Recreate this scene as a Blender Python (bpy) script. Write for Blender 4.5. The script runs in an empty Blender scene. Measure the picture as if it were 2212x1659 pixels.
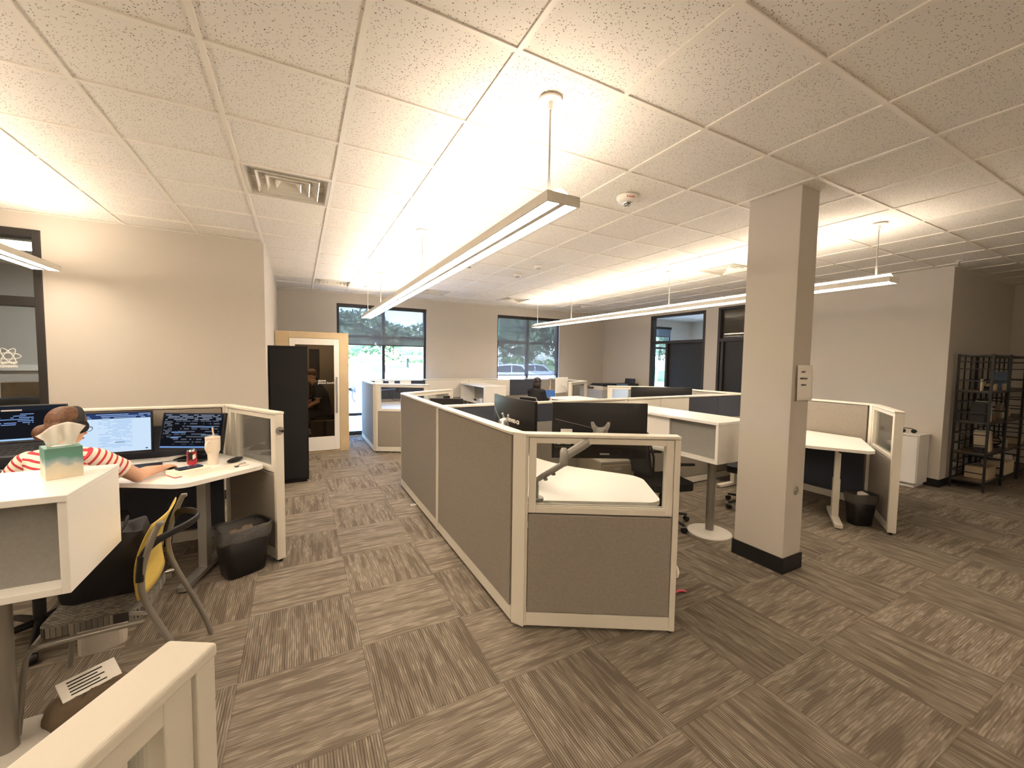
import bpy, math, random
from mathutils import Vector, Matrix
random.seed(7)
S = bpy.context.scene
COL = S.collection
R = math.radians

# ---------------------------------------------------------------- camera
YAW, PITCH, ROLL, FPX = 0.487, -0.0575, 0.0144, 871.5
EYE = 1.66
def _basis():
    cy, sy, cp, sp = math.cos(YAW), math.sin(YAW), math.cos(PITCH), math.sin(PITCH)
    f = Vector((sy*cp, cy*cp, sp)); r = Vector((cy, -sy, 0)); u = r.cross(f)
    cr, sr = math.cos(ROLL), math.sin(ROLL)
    return cr*r + sr*u, -sr*r + cr*u, f
CR, CU, CF = _basis()
cam_d = bpy.data.cameras.new('camera'); cam = bpy.data.objects.new('camera', cam_d); COL.objects.link(cam)
cam_d.sensor_width = 36; cam_d.lens = FPX/2212*36; cam_d.clip_start = .02; cam_d.clip_end = 300
m = Matrix.Identity(4)
for i in range(3):
    m[i][0], m[i][1], m[i][2] = CR[i], CU[i], -CF[i]
m[2][3] = EYE
cam.matrix_world = m
S.camera = cam

# ---------------------------------------------------------------- colour management, sky, sun
S.view_settings.view_transform = 'Standard'; S.view_settings.look = 'None'
S.view_settings.gamma = 1; S.view_settings.use_curve_mapping = False
S.view_settings.exposure = 1.62
W = bpy.data.worlds.new('world'); S.world = W; W.use_nodes = True
wn = W.node_tree.nodes; wl = W.node_tree.links; wn.clear()
sky = wn.new('ShaderNodeTexSky'); sky.sky_type = 'NISHITA'; sky.sun_disc = False
sky.sun_elevation = R(48); sky.sun_rotation = R(200); sky.air_density = 1.0; sky.dust_density = 1.5
bg = wn.new('ShaderNodeBackground'); bg.inputs[1].default_value = 2.4
wo = wn.new('ShaderNodeOutputWorld'); tint = wn.new('ShaderNodeMix'); tint.data_type = 'RGBA'; tint.blend_type = 'MULTIPLY'; tint.inputs['Factor'].default_value = 1; tint.inputs['B'].default_value = (.72, .92, 1.25, 1)
wl.new(sky.outputs[0], tint.inputs['A']); wl.new(tint.outputs['Result'], bg.inputs[0]); wl.new(bg.outputs[0], wo.inputs[0])
sd = bpy.data.lights.new('sun', 'SUN'); sd.energy = 5.0; sd.angle = R(0.6); sd.color = (1, .95, .86)
so = bpy.data.objects.new('sun', sd); COL.objects.link(so)
so.rotation_euler = Vector((-.35, .75, -.95)).to_track_quat('-Z', 'Y').to_euler()
LAMP_DOWN, LAMP_UP = 11.0, 9.5        # emission of the pendant lamps' lower and upper diffusers
LAMP_COL = (1.0, .825, .65)

# ---------------------------------------------------------------- materials
def lin(c): return tuple((v/255/12.92 if v/255 <= .04045 else ((v/255+.055)/1.055)**2.4) for v in c)
def newmat(name):
    mt = bpy.data.materials.new(name); mt.use_nodes = True
    return mt, mt.node_tree.nodes, mt.node_tree.links, mt.node_tree.nodes['Principled BSDF']
MATS = {}
def mat(name, c, rough=.5, metal=0, nscale=0, nvar=0, bump=0, bscale=None, spec=.5, coat=0):
    if name in MATS: return MATS[name]
    mt, n, l, b = newmat(name)
    col = lin(c) + (1,)
    b.inputs['Base Color'].default_value = col; b.inputs['Roughness'].default_value = rough
    b.inputs['Metallic'].default_value = metal; b.inputs['Specular IOR Level'].default_value = spec
    b.inputs['Coat Weight'].default_value = coat
    if nvar or bump:
        tc = n.new('ShaderNodeTexCoord')
        nz = n.new('ShaderNodeTexNoise'); nz.inputs['Scale'].default_value = nscale or 20; nz.inputs['Detail'].default_value = 4
        l.new(tc.outputs['Object'], nz.inputs['Vector'])
        if nvar:
            hs = n.new('ShaderNodeHueSaturation'); mr = n.new('ShaderNodeMapRange')
            mr.inputs[1].default_value = .3; mr.inputs[2].default_value = .7
            mr.inputs[3].default_value = 1-nvar; mr.inputs[4].default_value = 1+nvar
            l.new(nz.outputs[0], mr.inputs[0]); l.new(mr.outputs[0], hs.inputs['Value']); hs.inputs['Color'].default_value = col
            l.new(hs.outputs[0], b.inputs['Base Color'])
        if bump:
            n2 = n.new('ShaderNodeTexNoise'); n2.inputs['Scale'].default_value = bscale or nscale or 200; n2.inputs['Detail'].default_value = 3
            l.new(tc.outputs['Object'], n2.inputs['Vector'])
            bp = n.new('ShaderNodeBump'); bp.inputs['Strength'].default_value = bump; bp.inputs['Distance'].default_value = .002
            l.new(n2.outputs[0], bp.inputs['Height']); l.new(bp.outputs[0], b.inputs['Normal'])
    MATS[name] = mt; return mt
def emit(name, c, s):
    if name in MATS: return MATS[name]
    mt = bpy.data.materials.new(name); mt.use_nodes = True; n = mt.node_tree.nodes; n.clear()
    e = n.new('ShaderNodeEmission'); o = n.new('ShaderNodeOutputMaterial')
    e.inputs[0].default_value = tuple(c)+(1,); e.inputs[1].default_value = s
    mt.node_tree.links.new(e.outputs[0], o.inputs[0]); MATS[name] = mt; return mt
def glassmat(name, tint=(.95, .96, .95), refl=1.0, rough=.0):
    mt = bpy.data.materials.new(name); mt.use_nodes = True; n = mt.node_tree.nodes; l = mt.node_tree.links; n.clear()
    t = n.new('ShaderNodeBsdfTransparent'); t.inputs[0].default_value = tuple(tint)+(1,)
    g = n.new('ShaderNodeBsdfGlossy'); g.inputs['Roughness'].default_value = rough
    fr = n.new('ShaderNodeFresnel'); fr.inputs[0].default_value = 1.35
    mm = n.new('ShaderNodeMath'); mm.operation = 'MULTIPLY'; mm.inputs[1].default_value = refl
    mx = n.new('ShaderNodeMixShader'); o = n.new('ShaderNodeOutputMaterial')
    l.new(fr.outputs[0], mm.inputs[0]); l.new(mm.outputs[0], mx.inputs[0]); l.new(t.outputs[0], mx.inputs[1]); l.new(g.outputs[0], mx.inputs[2])
    l.new(mx.outputs[0], o.inputs[0]); MATS[name] = mt; return mt
def mixtrans(name, c, alpha):      # woven sheer cloth: part see-through, part diffuse
    mt = bpy.data.materials.new(name); mt.use_nodes = True; n = mt.node_tree.nodes; l = mt.node_tree.links; n.clear()
    t = n.new('ShaderNodeBsdfTransparent'); d = n.new('ShaderNodeBsdfDiffuse'); d.inputs[0].default_value = lin(c)+(1,)
    mx = n.new('ShaderNodeMixShader'); mx.inputs[0].default_value = alpha; o = n.new('ShaderNodeOutputMaterial')
    l.new(t.outputs[0], mx.inputs[1]); l.new(d.outputs[0], mx.inputs[2]); l.new(mx.outputs[0], o.inputs[0]); MATS[name] = mt; return mt

M_wall = mat('wall_paint', (200, 193, 182), .85, bump=.15, bscale=350)
M_trim = mat('panel_trim', (226, 220, 206), .45, bump=.06, bscale=500)
M_white = mat('white_laminate', (240, 237, 230), .35)
M_worktop = mat('worktop_laminate', (246, 243, 236), .3)
M_fabric = mat('taupe_fabric', (152, 144, 133), .95, nscale=60, nvar=.07, bump=.5, bscale=900, spec=.15)
M_fabgrey = mat('grey_fabric', (150, 148, 143), .95, nscale=80, nvar=.05, bump=.4, bscale=900, spec=.15)
M_navy = mat('slate_fabric', (72, 76, 86), .95, nscale=80, nvar=.08, bump=.4, bscale=900, spec=.15)
M_tilewhite = mat('cream_tile', (222, 217, 204), .6)
M_silver = mat('silver_paint', (176, 174, 168), .38, .55)
M_silverd = mat('grey_steel_tube', (150, 146, 138), .35, .5)
M_chrome = mat('chrome', (210, 210, 210), .12, 1)
M_black = mat('black_plastic', (22, 22, 24), .42)
M_blackm = mat('black_matte', (16, 16, 18), .8, nscale=40, nvar=.2)
M_blackpaint = mat('black_steel', (18, 18, 19), .5)
M_blackfab = mat('black_cloth', (30, 30, 33), .95, nscale=50, nvar=.2, bump=.4, bscale=500)
M_rubber = mat('black_rubber_base', (20, 20, 21), .55)
M_bronze = mat('dark_bronze_frame', (44, 40, 38), .5)
M_doorblk = mat('black_door', (26, 25, 25), .5)
M_glass = glassmat('clear_glass', (.97, .98, .97), .9)
M_glassp = glassmat('panel_glass', (.90, .91, .90), .8)
M_boothglass = glassmat('booth_glass', (.72, .68, .62), .8)
M_shade = mixtrans('roller_shade_cloth', (120, 128, 142), .80)
M_lampbody = mat('lamp_body', (226, 221, 210), .5)
M_down = emit('lamp_lower_diffuser', LAMP_COL, LAMP_DOWN)
M_up = emit('lamp_upper_diffuser', LAMP_COL, LAMP_UP)
M_skin = mat('skin', (216, 170, 142), .55, nscale=8, nvar=.05)
M_yellow = mat('yellow_mesh', (214, 186, 92), .7, nscale=200, nvar=.12, bump=.3, bscale=600)
M_paper = mat('white_paper', (245, 240, 230), .8)
M_ink = mat('black_ink', (35, 33, 32), .8)
M_red = mat('red_print', (196, 60, 66), .6)
M_brown = mat('brown_paper', (104, 88, 68), .85, nscale=12, nvar=.15)

def tile_mat():
    mt, n, l, b = newmat('acoustic_tile'); b.inputs['Roughness'].default_value = .95; b.inputs['Specular IOR Level'].default_value = .1
    tc = n.new('ShaderNodeTexCoord')
    nz = n.new('ShaderNodeTexNoise'); nz.inputs['Scale'].default_value = 30; nz.inputs['Detail'].default_value = 2
    mp = n.new('ShaderNodeMapping'); mp.inputs['Scale'].default_value = (1, 1, 1)
    l.new(tc.outputs['Object'], nz.inputs['Vector'])
    add = n.new('ShaderNodeVectorMath'); add.operation = 'MULTIPLY_ADD'
    add.inputs[1].default_value = (.018, .018, .018); l.new(nz.outputs['Color'], add.inputs[0]); l.new(tc.outputs['Object'], add.inputs[2])
    vo = n.new('ShaderNodeTexVoronoi'); vo.inputs['Scale'].default_value = 95
    l.new(add.outputs[0], vo.inputs['Vector'])
    wn_ = n.new('ShaderNodeTexWhiteNoise'); l.new(vo.outputs['Position'], wn_.inputs[0])
    th = n.new('ShaderNodeMapRange'); th.inputs[1].default_value = .30; th.inputs[2].default_value = .16; th.inputs[3].default_value = 0; th.inputs[4].default_value = 1
    l.new(vo.outputs['Distance'], th.inputs[0])
    gt = n.new('ShaderNodeMath'); gt.operation = 'GREATER_THAN'; gt.inputs[1].default_value = .42; l.new(wn_.outputs['Value'], gt.inputs[0])
    mu = n.new('ShaderNodeMath'); mu.operation = 'MULTIPLY'; l.new(th.outputs[0], mu.inputs[0]); l.new(gt.outputs[0], mu.inputs[1])
    mx = n.new('ShaderNodeMix'); mx.data_type = 'RGBA'
    mx.inputs['A'].default_value = lin((236, 232, 224))+(1,); mx.inputs['B'].default_value = lin((120, 112, 100))+(1,)
    l.new(mu.outputs[0], mx.inputs['Factor']); l.new(mx.outputs['Result'], b.inputs['Base Color'])
    bp = n.new('ShaderNodeBump'); bp.invert = True; bp.inputs['Strength'].default_value = .6; bp.inputs['Distance'].default_value = .002
    l.new(mu.outputs[0], bp.inputs['Height']); l.new(bp.outputs[0], b.inputs['Normal'])
    return mt
M_tile = tile_mat()
M_tee = mat('ceiling_tee', (238, 233, 222), .5)

CX0, CY0, CS = .302, 2.974, .600     # carpet grid origin and pitch
def carpet_mat():
    mt, n, l, b = newmat('carpet_tiles'); b.inputs['Roughness'].default_value = .97; b.inputs['Specular IOR Level'].default_value = .05
    tc = n.new('ShaderNodeTexCoord'); sep = n.new('ShaderNodeSeparateXYZ'); l.new(tc.outputs['Object'], sep.inputs[0])
    def M(op, a, bb=None, c=None):
        k = n.new('ShaderNodeMath'); k.operation = op
        for i, v in enumerate((a, bb, c)):
            if v is None: continue
            if isinstance(v, (int, float)): k.inputs[i].default_value = v
            else: l.new(v, k.inputs[i])
        return k.outputs[0]
    u = M('DIVIDE', M('SUBTRACT', sep.outputs[0], CX0), CS); v = M('DIVIDE', M('SUBTRACT', sep.outputs[1], CY0), CS)
    fu, fv = M('FLOOR', u), M('FLOOR', v); lu, lv = M('SUBTRACT', u, fu), M('SUBTRACT', v, fv)
    par = M('FLOORED_MODULO', M('ADD', fu, fv), 2)      # 0: ribs along Y
    def mix(a, bb): return M('ADD', M('MULTIPLY', a, M('SUBTRACT', 1, par)), M('MULTIPLY', bb, par))
    cross = mix(u, v); along = mix(v, u)
    cell = n.new('ShaderNodeCombineXYZ'); l.new(fu, cell.inputs[0]); l.new(fv, cell.inputs[1])
    wn1 = n.new('ShaderNodeTexWhiteNoise'); wn1.noise_dimensions = '2D'; l.new(cell.outputs[0], wn1.inputs['Vector'])
    rnd = wn1.outputs['Value']
    def noise(cs, as_, det, off):
        cb = n.new('ShaderNodeCombineXYZ')
        l.new(M('MULTIPLY', cross, cs), cb.inputs[0]); l.new(M('ADD', M('MULTIPLY', along, as_), M('MULTIPLY', rnd, 57.0)), cb.inputs[1]); cb.inputs[2].default_value = off
        z = n.new('ShaderNodeTexNoise'); z.inputs['Scale'].default_value = 1; z.inputs['Detail'].default_value = det; l.new(cb.outputs[0], z.inputs['Vector'])
        return z.outputs[0]
    n1 = noise(15, 1.3, 1.5, 1.0)      # broad streak bands
    n2 = noise(48, 2.6, 1.0, 7.0)    # yarn ends
    n3 = noise(70, 6.0, 0, 4.0)
    def ss(x, lo, hi):
        k = n.new('ShaderNodeMapRange'); k.interpolation_type = 'SMOOTHSTEP'; k.inputs[1].default_value = lo; k.inputs[2].default_value = hi
        l.new(x, k.inputs[0]); return k.outputs[0]
    comb = M('ADD', M('MULTIPLY', n1, .62), M('MULTIPLY', n2, .38))
    dark = ss(comb, .525, .56)
    light = ss(M('ADD', M('MULTIPLY', n1, .5), M('MULTIPLY', n3, .5)), .47, .40)
    rib = M('ABSOLUTE', M('SINE', M('MULTIPLY', cross, math.pi*52)))
    ribn = ss(rib, .10, .75)
    c0 = n.new('ShaderNodeMix'); c0.data_type = 'RGBA'; c0.inputs['A'].default_value = lin((131, 121, 107))+(1,); c0.inputs['B'].default_value = lin((156, 147, 132))+(1,)
    l.new(M('MULTIPLY', light, .8), c0.inputs['Factor'])
    c1 = n.new('ShaderNodeMix'); c1.data_type = 'RGBA'; c1.inputs['B'].default_value = lin((96, 85, 73))+(1,)
    l.new(c0.outputs['Result'], c1.inputs['A']); l.new(M('MULTIPLY', dark, .52), c1.inputs['Factor'])
    # tiles vary a little, the grooves between ribs are darker
    fn = n.new('ShaderNodeTexNoise'); fn.inputs['Scale'].default_value = 260; fn.inputs['Detail'].default_value = 2; l.new(tc.outputs['Object'], fn.inputs['Vector'])
    amp = M('ADD', .14, M('MULTIPLY', M('SUBTRACT', 1, par), .36))
    ribtone = M('SUBTRACT', 1, M('MULTIPLY', M('SUBTRACT', 1, ribn), amp))
    val = M('MULTIPLY', M('MULTIPLY', ribtone, M('ADD', .94, M('MULTIPLY', rnd, .1))), M('ADD', .80, M('MULTIPLY', fn.outputs[0], .4)))
    edge = M('MINIMUM', M('MINIMUM', lu, M('SUBTRACT', 1, lu)), M('MINIMUM', lv, M('SUBTRACT', 1, lv)))
    val = M('MULTIPLY', val, M('ADD', .86, M('MULTIPLY', ss(edge, .0, .012), .14)))
    hs = n.new('ShaderNodeHueSaturation'); l.new(c1.outputs['Result'], hs.inputs['Color']); l.new(val, hs.inputs['Value'])
    l.new(hs.outputs[0], b.inputs['Base Color'])
    bp = n.new('ShaderNodeBump'); bp.inputs['Strength'].default_value = .5; bp.inputs['Distance'].default_value = .004
    l.new(M('ADD', M('MULTIPLY', ribn, .6), M('MULTIPLY', fn.outputs[0], .5)), bp.inputs['Height']); l.new(bp.outputs[0], b.inputs['Normal'])
    return mt
M_carpet = carpet_mat()

def stripes_mat(name, d, period, off=0.0, c1=(238, 226, 208), c2=(196, 62, 72), w=.36):
    mt, n, l, b = newmat(name); b.inputs['Roughness'].default_value = .9
    tc = n.new('ShaderNodeTexCoord'); dp = n.new('ShaderNodeVectorMath'); dp.operation = 'DOT_PRODUCT'
    v = Vector(d).normalized()/period; dp.inputs[1].default_value = v; l.new(tc.outputs['Object'], dp.inputs[0])
    a = n.new('ShaderNodeMath'); a.operation = 'ADD'; a.inputs[1].default_value = off+50; l.new(dp.outputs['Value'], a.inputs[0])
    f = n.new('ShaderNodeMath'); f.operation = 'FRACT'; l.new(a.outputs[0], f.inputs[0])
    g = n.new('ShaderNodeMath'); g.operation = 'LESS_THAN'; g.inputs[1].default_value = w; l.new(f.outputs[0], g.inputs[0])
    mx = n.new('ShaderNodeMix'); mx.data_type = 'RGBA'; mx.inputs['A'].default_value = lin(c1)+(1,); mx.inputs['B'].default_value = lin(c2)+(1,)
    l.new(g.outputs[0], mx.inputs['Factor']); l.new(mx.outputs['Result'], b.inputs['Base Color']); return mt

# ---------------------------------------------------------------- mesh builder
class MB:
    def __init__(s): s.v = []; s.f = []; s.m = []; s.sm = []
    def add(s, vs, fs, mi=0, smooth=False, T=None):
        o = len(s.v)
        for p in vs:
            p = Vector(p); s.v.append(T @ p if T is not None else p)
        for f in fs: s.f.append([o+i for i in f]); s.m.append(mi); s.sm.append(smooth)
        return s
    def box(s, x0, x1, y0, y1, z0, z1, mi=0, T=None):
        return s.add([(x0,y0,z0),(x1,y0,z0),(x1,y1,z0),(x0,y1,z0),(x0,y0,z1),(x1,y0,z1),(x1,y1,z1),(x0,y1,z1)],
            [(0,3,2,1),(4,5,6,7),(0,1,5,4),(1,2,6,5),(2,3,7,6),(3,0,4,7)], mi, False, T)
    def prism(s, poly, z0, z1, mi=0, T=None, smooth=False):
        n = len(poly); vs = [(x,y,z0) for x,y in poly]+[(x,y,z1) for x,y in poly]
        s.add(vs, [tuple(range(n-1,-1,-1)), tuple(range(n,2*n))], mi, False, T)
        return s.add(vs, [(i,(i+1)%n,(i+1)%n+n,i+n) for i in range(n)], mi, smooth, T)
    def lathe(s, prof, c=(0,0,0), n=24, mi=0, T=None, sx=1, sy=1):
        vs = []; fs = []
        for r, z in prof:
            for k in range(n):
                a = 2*math.pi*k/n; vs.append((c[0]+r*sx*math.cos(a), c[1]+r*sy*math.sin(a), c[2]+z))
        for j in range(len(prof)-1):
            for k in range(n): fs.append((j*n+k, j*n+(k+1)%n, (j+1)*n+(k+1)%n, (j+1)*n+k))
        s.add(vs, fs, mi, True, T)
        s.add(vs[:n], [tuple(range(n-1,-1,-1))], mi, False, T); s.add(vs[-n:], [tuple(range(n))], mi, False, T)
        return s
    def tube(s, pts, r, n=10, mi=0, T=None, closed=False, up=None, flat=1.0):
        pts = [Vector(p) for p in pts]; L = len(pts); rs = r if isinstance(r, (list, tuple)) else [r]*L
        vs = []; prev = None
        for i, p in enumerate(pts):
            if closed: t = (pts[(i+1)%L]-pts[i-1])
            else: t = (pts[min(i+1,L-1)]-pts[max(i-1,0)])
            t = t.normalized() if t.length > 1e-9 else Vector((0,0,1))
            ref = Vector(up) if up else (prev if prev is not None else (Vector((0,0,1)) if abs(t.z) < .9 else Vector((1,0,0))))
            a = (ref - t*ref.dot(t))
            a = a.normalized() if a.length > 1e-6 else t.orthogonal().normalized()
            if up is None: prev = a
            b2 = t.cross(a)
            rr = rs[i]; ra, rb = (rr if isinstance(rr, (tuple, list)) else (rr*flat, rr))
            for k in range(n):
                w = 2*math.pi*k/n; vs.append(p + a*math.cos(w)*ra + b2*math.sin(w)*rb)
        fs = []
        for j in range(L if closed else L-1):
            j2 = (j+1) % L
            for k in range(n): fs.append((j*n+k, j*n+(k+1)%n, j2*n+(k+1)%n, j2*n+k))
        s.add(vs, fs, mi, True, T)
        if not closed:
            s.add(vs[:n], [tuple(range(n-1,-1,-1))], mi, False, T); s.add(vs[-n:], [tuple(range(n))], mi, False, T)
        return s
    def ell(s, c, r, n=16, m=10, mi=0, T=None):
        r = (r, r, r) if isinstance(r, (int, float)) else r
        vs = [(c[0], c[1], c[2]-r[2])]; fs = []
        for j in range(1, m):
            ph = math.pi*j/m
            for k in range(n):
                a = 2*math.pi*k/n; vs.append((c[0]+r[0]*math.sin(ph)*math.cos(a), c[1]+r[1]*math.sin(ph)*math.sin(a), c[2]-r[2]*math.cos(ph)))
        vs.append((c[0], c[1], c[2]+r[2])); e = len(vs)-1
        for k in range(n): fs.append((0, 1+(k+1)%n, 1+k)); fs.append((e, e-n+k, e-n+(k+1)%n))
        for j in range(m-2):
            for k in range(n): fs.append((1+j*n+k, 1+j*n+(k+1)%n, 1+(j+1)*n+(k+1)%n, 1+(j+1)*n+k))
        return s.add(vs, fs, mi, True, T)
    def quad(s, a, b, c, d, mi=0, T=None): return s.add([a,b,c,d], [(0,1,2,3)], mi, False, T)
    def grid(s, fn, nu, nv, mi=0, smooth=True, T=None):
        vs = [fn(i/nu, j/nv) for j in range(nv+1) for i in range(nu+1)]
        return s.add(vs, [(j*(nu+1)+i, j*(nu+1)+i+1, (j+1)*(nu+1)+i+1, (j+1)*(nu+1)+i) for j in range(nv) for i in range(nu)], mi, smooth, T)
    def build(s, name, mats, parent=None, bevel=0, seg=2, solid=0, remesh=0, smoothit=0, sub=0):
        me = bpy.data.meshes.new(name); me.from_pydata([tuple(p) for p in s.v], [], s.f); 
        if not isinstance(mats, (list, tuple)): mats = [mats]
        for k in mats: me.materials.append(k)
        for i, p in enumerate(me.polygons): p.material_index = s.m[i]; p.use_smooth = s.sm[i]
        me.update()
        o = bpy.data.objects.new(name, me); COL.objects.link(o)
        if parent is not None: o.parent = parent
        if solid:
            k = o.modifiers.new('solid', 'SOLIDIFY'); k.thickness = solid; k.offset = 0
        if bevel:
            k = o.modifiers.new('bevel', 'BEVEL'); k.width = bevel; k.segments = seg; k.limit_method = 'ANGLE'; k.angle_limit = R(40)
        if remesh:
            k = o.modifiers.new('remesh', 'REMESH'); k.mode = 'VOXEL'; k.voxel_size = remesh; k.use_smooth_shade = True
        if smoothit:
            k = o.modifiers.new('smooth', 'SMOOTH'); k.factor = .5; k.iterations = smoothit
        if sub:
            k = o.modifiers.new('sub', 'SUBSURF'); k.levels = sub; k.render_levels = sub
        return o
def tag(o, label, cat, group=None, kind=None):
    o['label'] = label; o['category'] = cat
    if group: o['group'] = group
    if kind: o['kind'] = kind
    return o
def thing(name, label, cat, loc=(0,0,0), rz=0, group=None):
    o = bpy.data.objects.new(name, None); COL.objects.link(o); o.empty_display_size = .1
    o.location = loc; o.rotation_euler = (0, 0, rz)
    return tag(o, label, cat, group)
def struct(name, mb, mats, parent=None, **k):
    o = mb.build(name, mats, parent, **k)
    if parent is None: o['kind'] = 'structure'
    return o
KIDS = {}
def copy_tree(o, parent=None):
    c = o.copy(); COL.objects.link(c); c.parent = parent
    for ch in [x for x in COL.objects if x.parent == o]: copy_tree(ch, c)
    return c
def text(s, size, name, material, parent, M, ext=.0004, align='CENTER', bold=0, squash=1):
    cu = bpy.data.curves.new(name, 'FONT'); cu.body = s; cu.size = size; cu.align_x = align; cu.align_y = 'CENTER'; cu.extrude = ext; cu.offset = bold
    cu.resolution_u = 3; cu.space_line = .8
    t = bpy.data.objects.new('tmp', cu); COL.objects.link(t)
    dg = bpy.context.evaluated_depsgraph_get(); dg.update()
    me = bpy.data.meshes.new_from_object(t.evaluated_get(dg)); bpy.data.objects.remove(t)
    me.transform(M @ Matrix.Diagonal((squash, 1, 1, 1))); me.name = name; me.materials.clear(); me.materials.append(material)
    o = bpy.data.objects.new(name, me); COL.objects.link(o)
    if parent is not None: o.parent = parent
    return o
def Tm(x, y, z, rz=0, rx=0, ry=0): return Matrix.Translation((x,y,z)) @ Matrix.Rotation(rz,4,'Z') @ Matrix.Rotation(ry,4,'Y') @ Matrix.Rotation(rx,4,'X')
def frame(o_, xd, zd=(0,0,1)):      # matrix whose local X is xd, local Z is about zd
    x = Vector(xd).normalized(); z = Vector(zd); z = (z-x*z.dot(x)).normalized(); y = z.cross(x)
    mm = Matrix.Identity(4)
    for i in range(3): mm[i][0], mm[i][1], mm[i][2], mm[i][3] = x[i], y[i], z[i], o_[i]
    return mm
def arc(cx, cy, r, a0, a1, n=8): return [(cx+r*math.cos(R(a0+(a1-a0)*i/n)), cy+r*math.sin(R(a0+(a1-a0)*i/n))) for i in range(n+1)]
def rrect(x0, x1, y0, y1, r, n=6): return arc(x1-r,y1-r,r,0,90,n)+arc(x0+r,y1-r,r,90,180,n)+arc(x0+r,y0+r,r,180,270,n)+arc(x1-r,y0+r,r,270,360,n)
def rounded(poly, rad, n=5):       # round the corners of a polygon; rad is a number or list
    out = []; L = len(poly)
    for i, p in enumerate(poly):
        r = rad[i] if isinstance(rad, (list, tuple)) else rad
        p = Vector(p); a = (Vector(poly[i-1])-p); b = (Vector(poly[(i+1)%L])-p)
        if r <= 0: out.append(tuple(p)); continue
        r = min(r, a.length*.48, b.length*.48); A = p+a.normalized()*r; B = p+b.normalized()*r
        for k in range(n+1):
            t = k/n; q = A*(1-t)**2 + p*2*t*(1-t) + B*t*t; out.append((q.x, q.y))
    return out

# ================================================================ THE ROOM
H = 3.007
YF, XR, YL, XL = 9.12, 7.79, 5.66, -.345
def wall(name, axis, t0, t1, a0, a1, holes=(), z1=H+.13, z0=0.0, m=None):
    mb = MB()
    def bx(p, q, za, zb):
        if q-p < 1e-4 or zb-za < 1e-4: return
        if axis == 'x': mb.box(p, q, t0, t1, za, zb)
        else: mb.box(t0, t1, p, q, za, zb)
    cur = a0
    for h0, h1, hz0, hz1 in sorted(holes):
        bx(cur, h0, z0, z1); bx(h0, h1, z0, hz0); bx(h0, h1, hz1, z1); cur = h1
    bx(cur, a1, z0, z1)
    return struct(name, mb, m or M_wall)
struct('floor', MB().box(-5.2, 11.6, -3.6, YF+.2, -.12, 0), M_carpet)
wall('wall_far', 'x', YF, YF+.2, -5.2, 11.6, [(.71, 2.60, .04, 2.80), (4.40, 6.27, .04, 2.80), (8.6, 10.6, .04, 2.8)])
wall('wall_left', 'x', YL, YL+.12, -5.08, XL, [(-4.4, -2.19, 0, 2.85)])
wall('wall_left_return', 'y', XL-.12, XL, YL+.12, YF)
wall('wall_right', 'y', XR, XR+.12, 2.085, YF, [(5.81, 7.34, 0, 2.81), (3.98, 5.51, 0, 2.83)])
wall('wall_right_return', 'x', 2.085, 2.205, XR+.12, 10.46)
wall('wall_east', 'y', 10.46, 10.58, -3.6, 2.205)
wall('wall_office_east', 'y', 11.48, 11.6, 2.205, YF)
wall('wall_office_divider', 'x', 5.60, 5.70, XR+.12, 11.48)
wall('wall_west', 'y', -5.2, -5.08, -3.6, YF)
wall('wall_back', 'x', -3.6, -3.48, -5.08, 10.46)
struct('wall_column', MB().box(3.372, 3.622, 1.742, 2.145, 0, H+.02), M_wall, bevel=.004)
def base(name, x0, x1, y0, y1, h=.105): struct(name, MB().box(x0, x1, y0, y1, 0, h), M_rubber, bevel=.003)
b_ = MB(); t = .012
b_.box(3.372-t, 3.622+t, 1.742-t, 1.742, 0, .125).box(3.372-t, 3.622+t, 2.145, 2.145+t, 0, .125).box(3.372-t, 3.372, 1.742, 2.145, 0, .125).box(3.622, 3.622+t, 1.742, 2.145, 0, .125)
struct('baseboard_column', b_, M_rubber)
base('baseboard_left', -2.19, XL, YL-.012, YL); base('baseboard_left_return', XL, XL+.012, YL-.012, YF)
base('baseboard_far', XL, .71, YF-.012, YF); base('baseboard_far_middle', 2.60, 4.40, YF-.012, YF); base('baseboard_far_right', 6.27, XR, YF-.012, YF)
b_ = MB(); b_.box(XR-.012, XR, 2.073, 3.98, 0, .105).box(XR-.012, XR, 5.51, 5.81, 0, .105).box(XR-.012, XR, 7.34, YF, 0, .105)
struct('baseboard_right', b_, M_rubber)
base('baseboard_right_return', XR, 10.46, 2.073, 2.085); base('baseboard_east', 10.448, 10.46, -3.4, 2.085)

# ceiling: lay-in tiles and exposed tees, one mesh
GX0, GXP, GY0, GYP = -.967, .6118, 1.623, .607
VENTS = [(1, 3), (2, 10), (5, 10), (8, 10), (11, 10), (10, 3)]
ce = MB()
for i in range(-7, 21):
    for j in range(-9, 13):
        if (i, j) in VENTS: continue
        x0, y0 = GX0+i*GXP, GY0+j*GYP; x1, y1 = min(x0+GXP, 11.5), min(y0+GYP, YF+.02)
        if x1 <= x0 or y1 <= y0: continue
        ce.quad((x0, y0, H+.008), (x0, y1, H+.008), (x1, y1, H+.008), (x1, y0, H+.008), 0)
for i in range(-7, 21):
    x = GX0+i*GXP; ce.box(x-.012, x+.012, -3.6, YF+.02, H, H+.03, 1)
for j in range(-9, 13):
    y = GY0+j*GYP; ce.box(-5.2, 11.5, y-.012, y+.012, H+.0004, H+.03, 1)
ce.box(-5.2, 11.6, -3.6, YF+.2, H+.13, H+.33, 2)
struct('ceiling', ce, [M_tile, M_tee, M_blackm])
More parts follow.
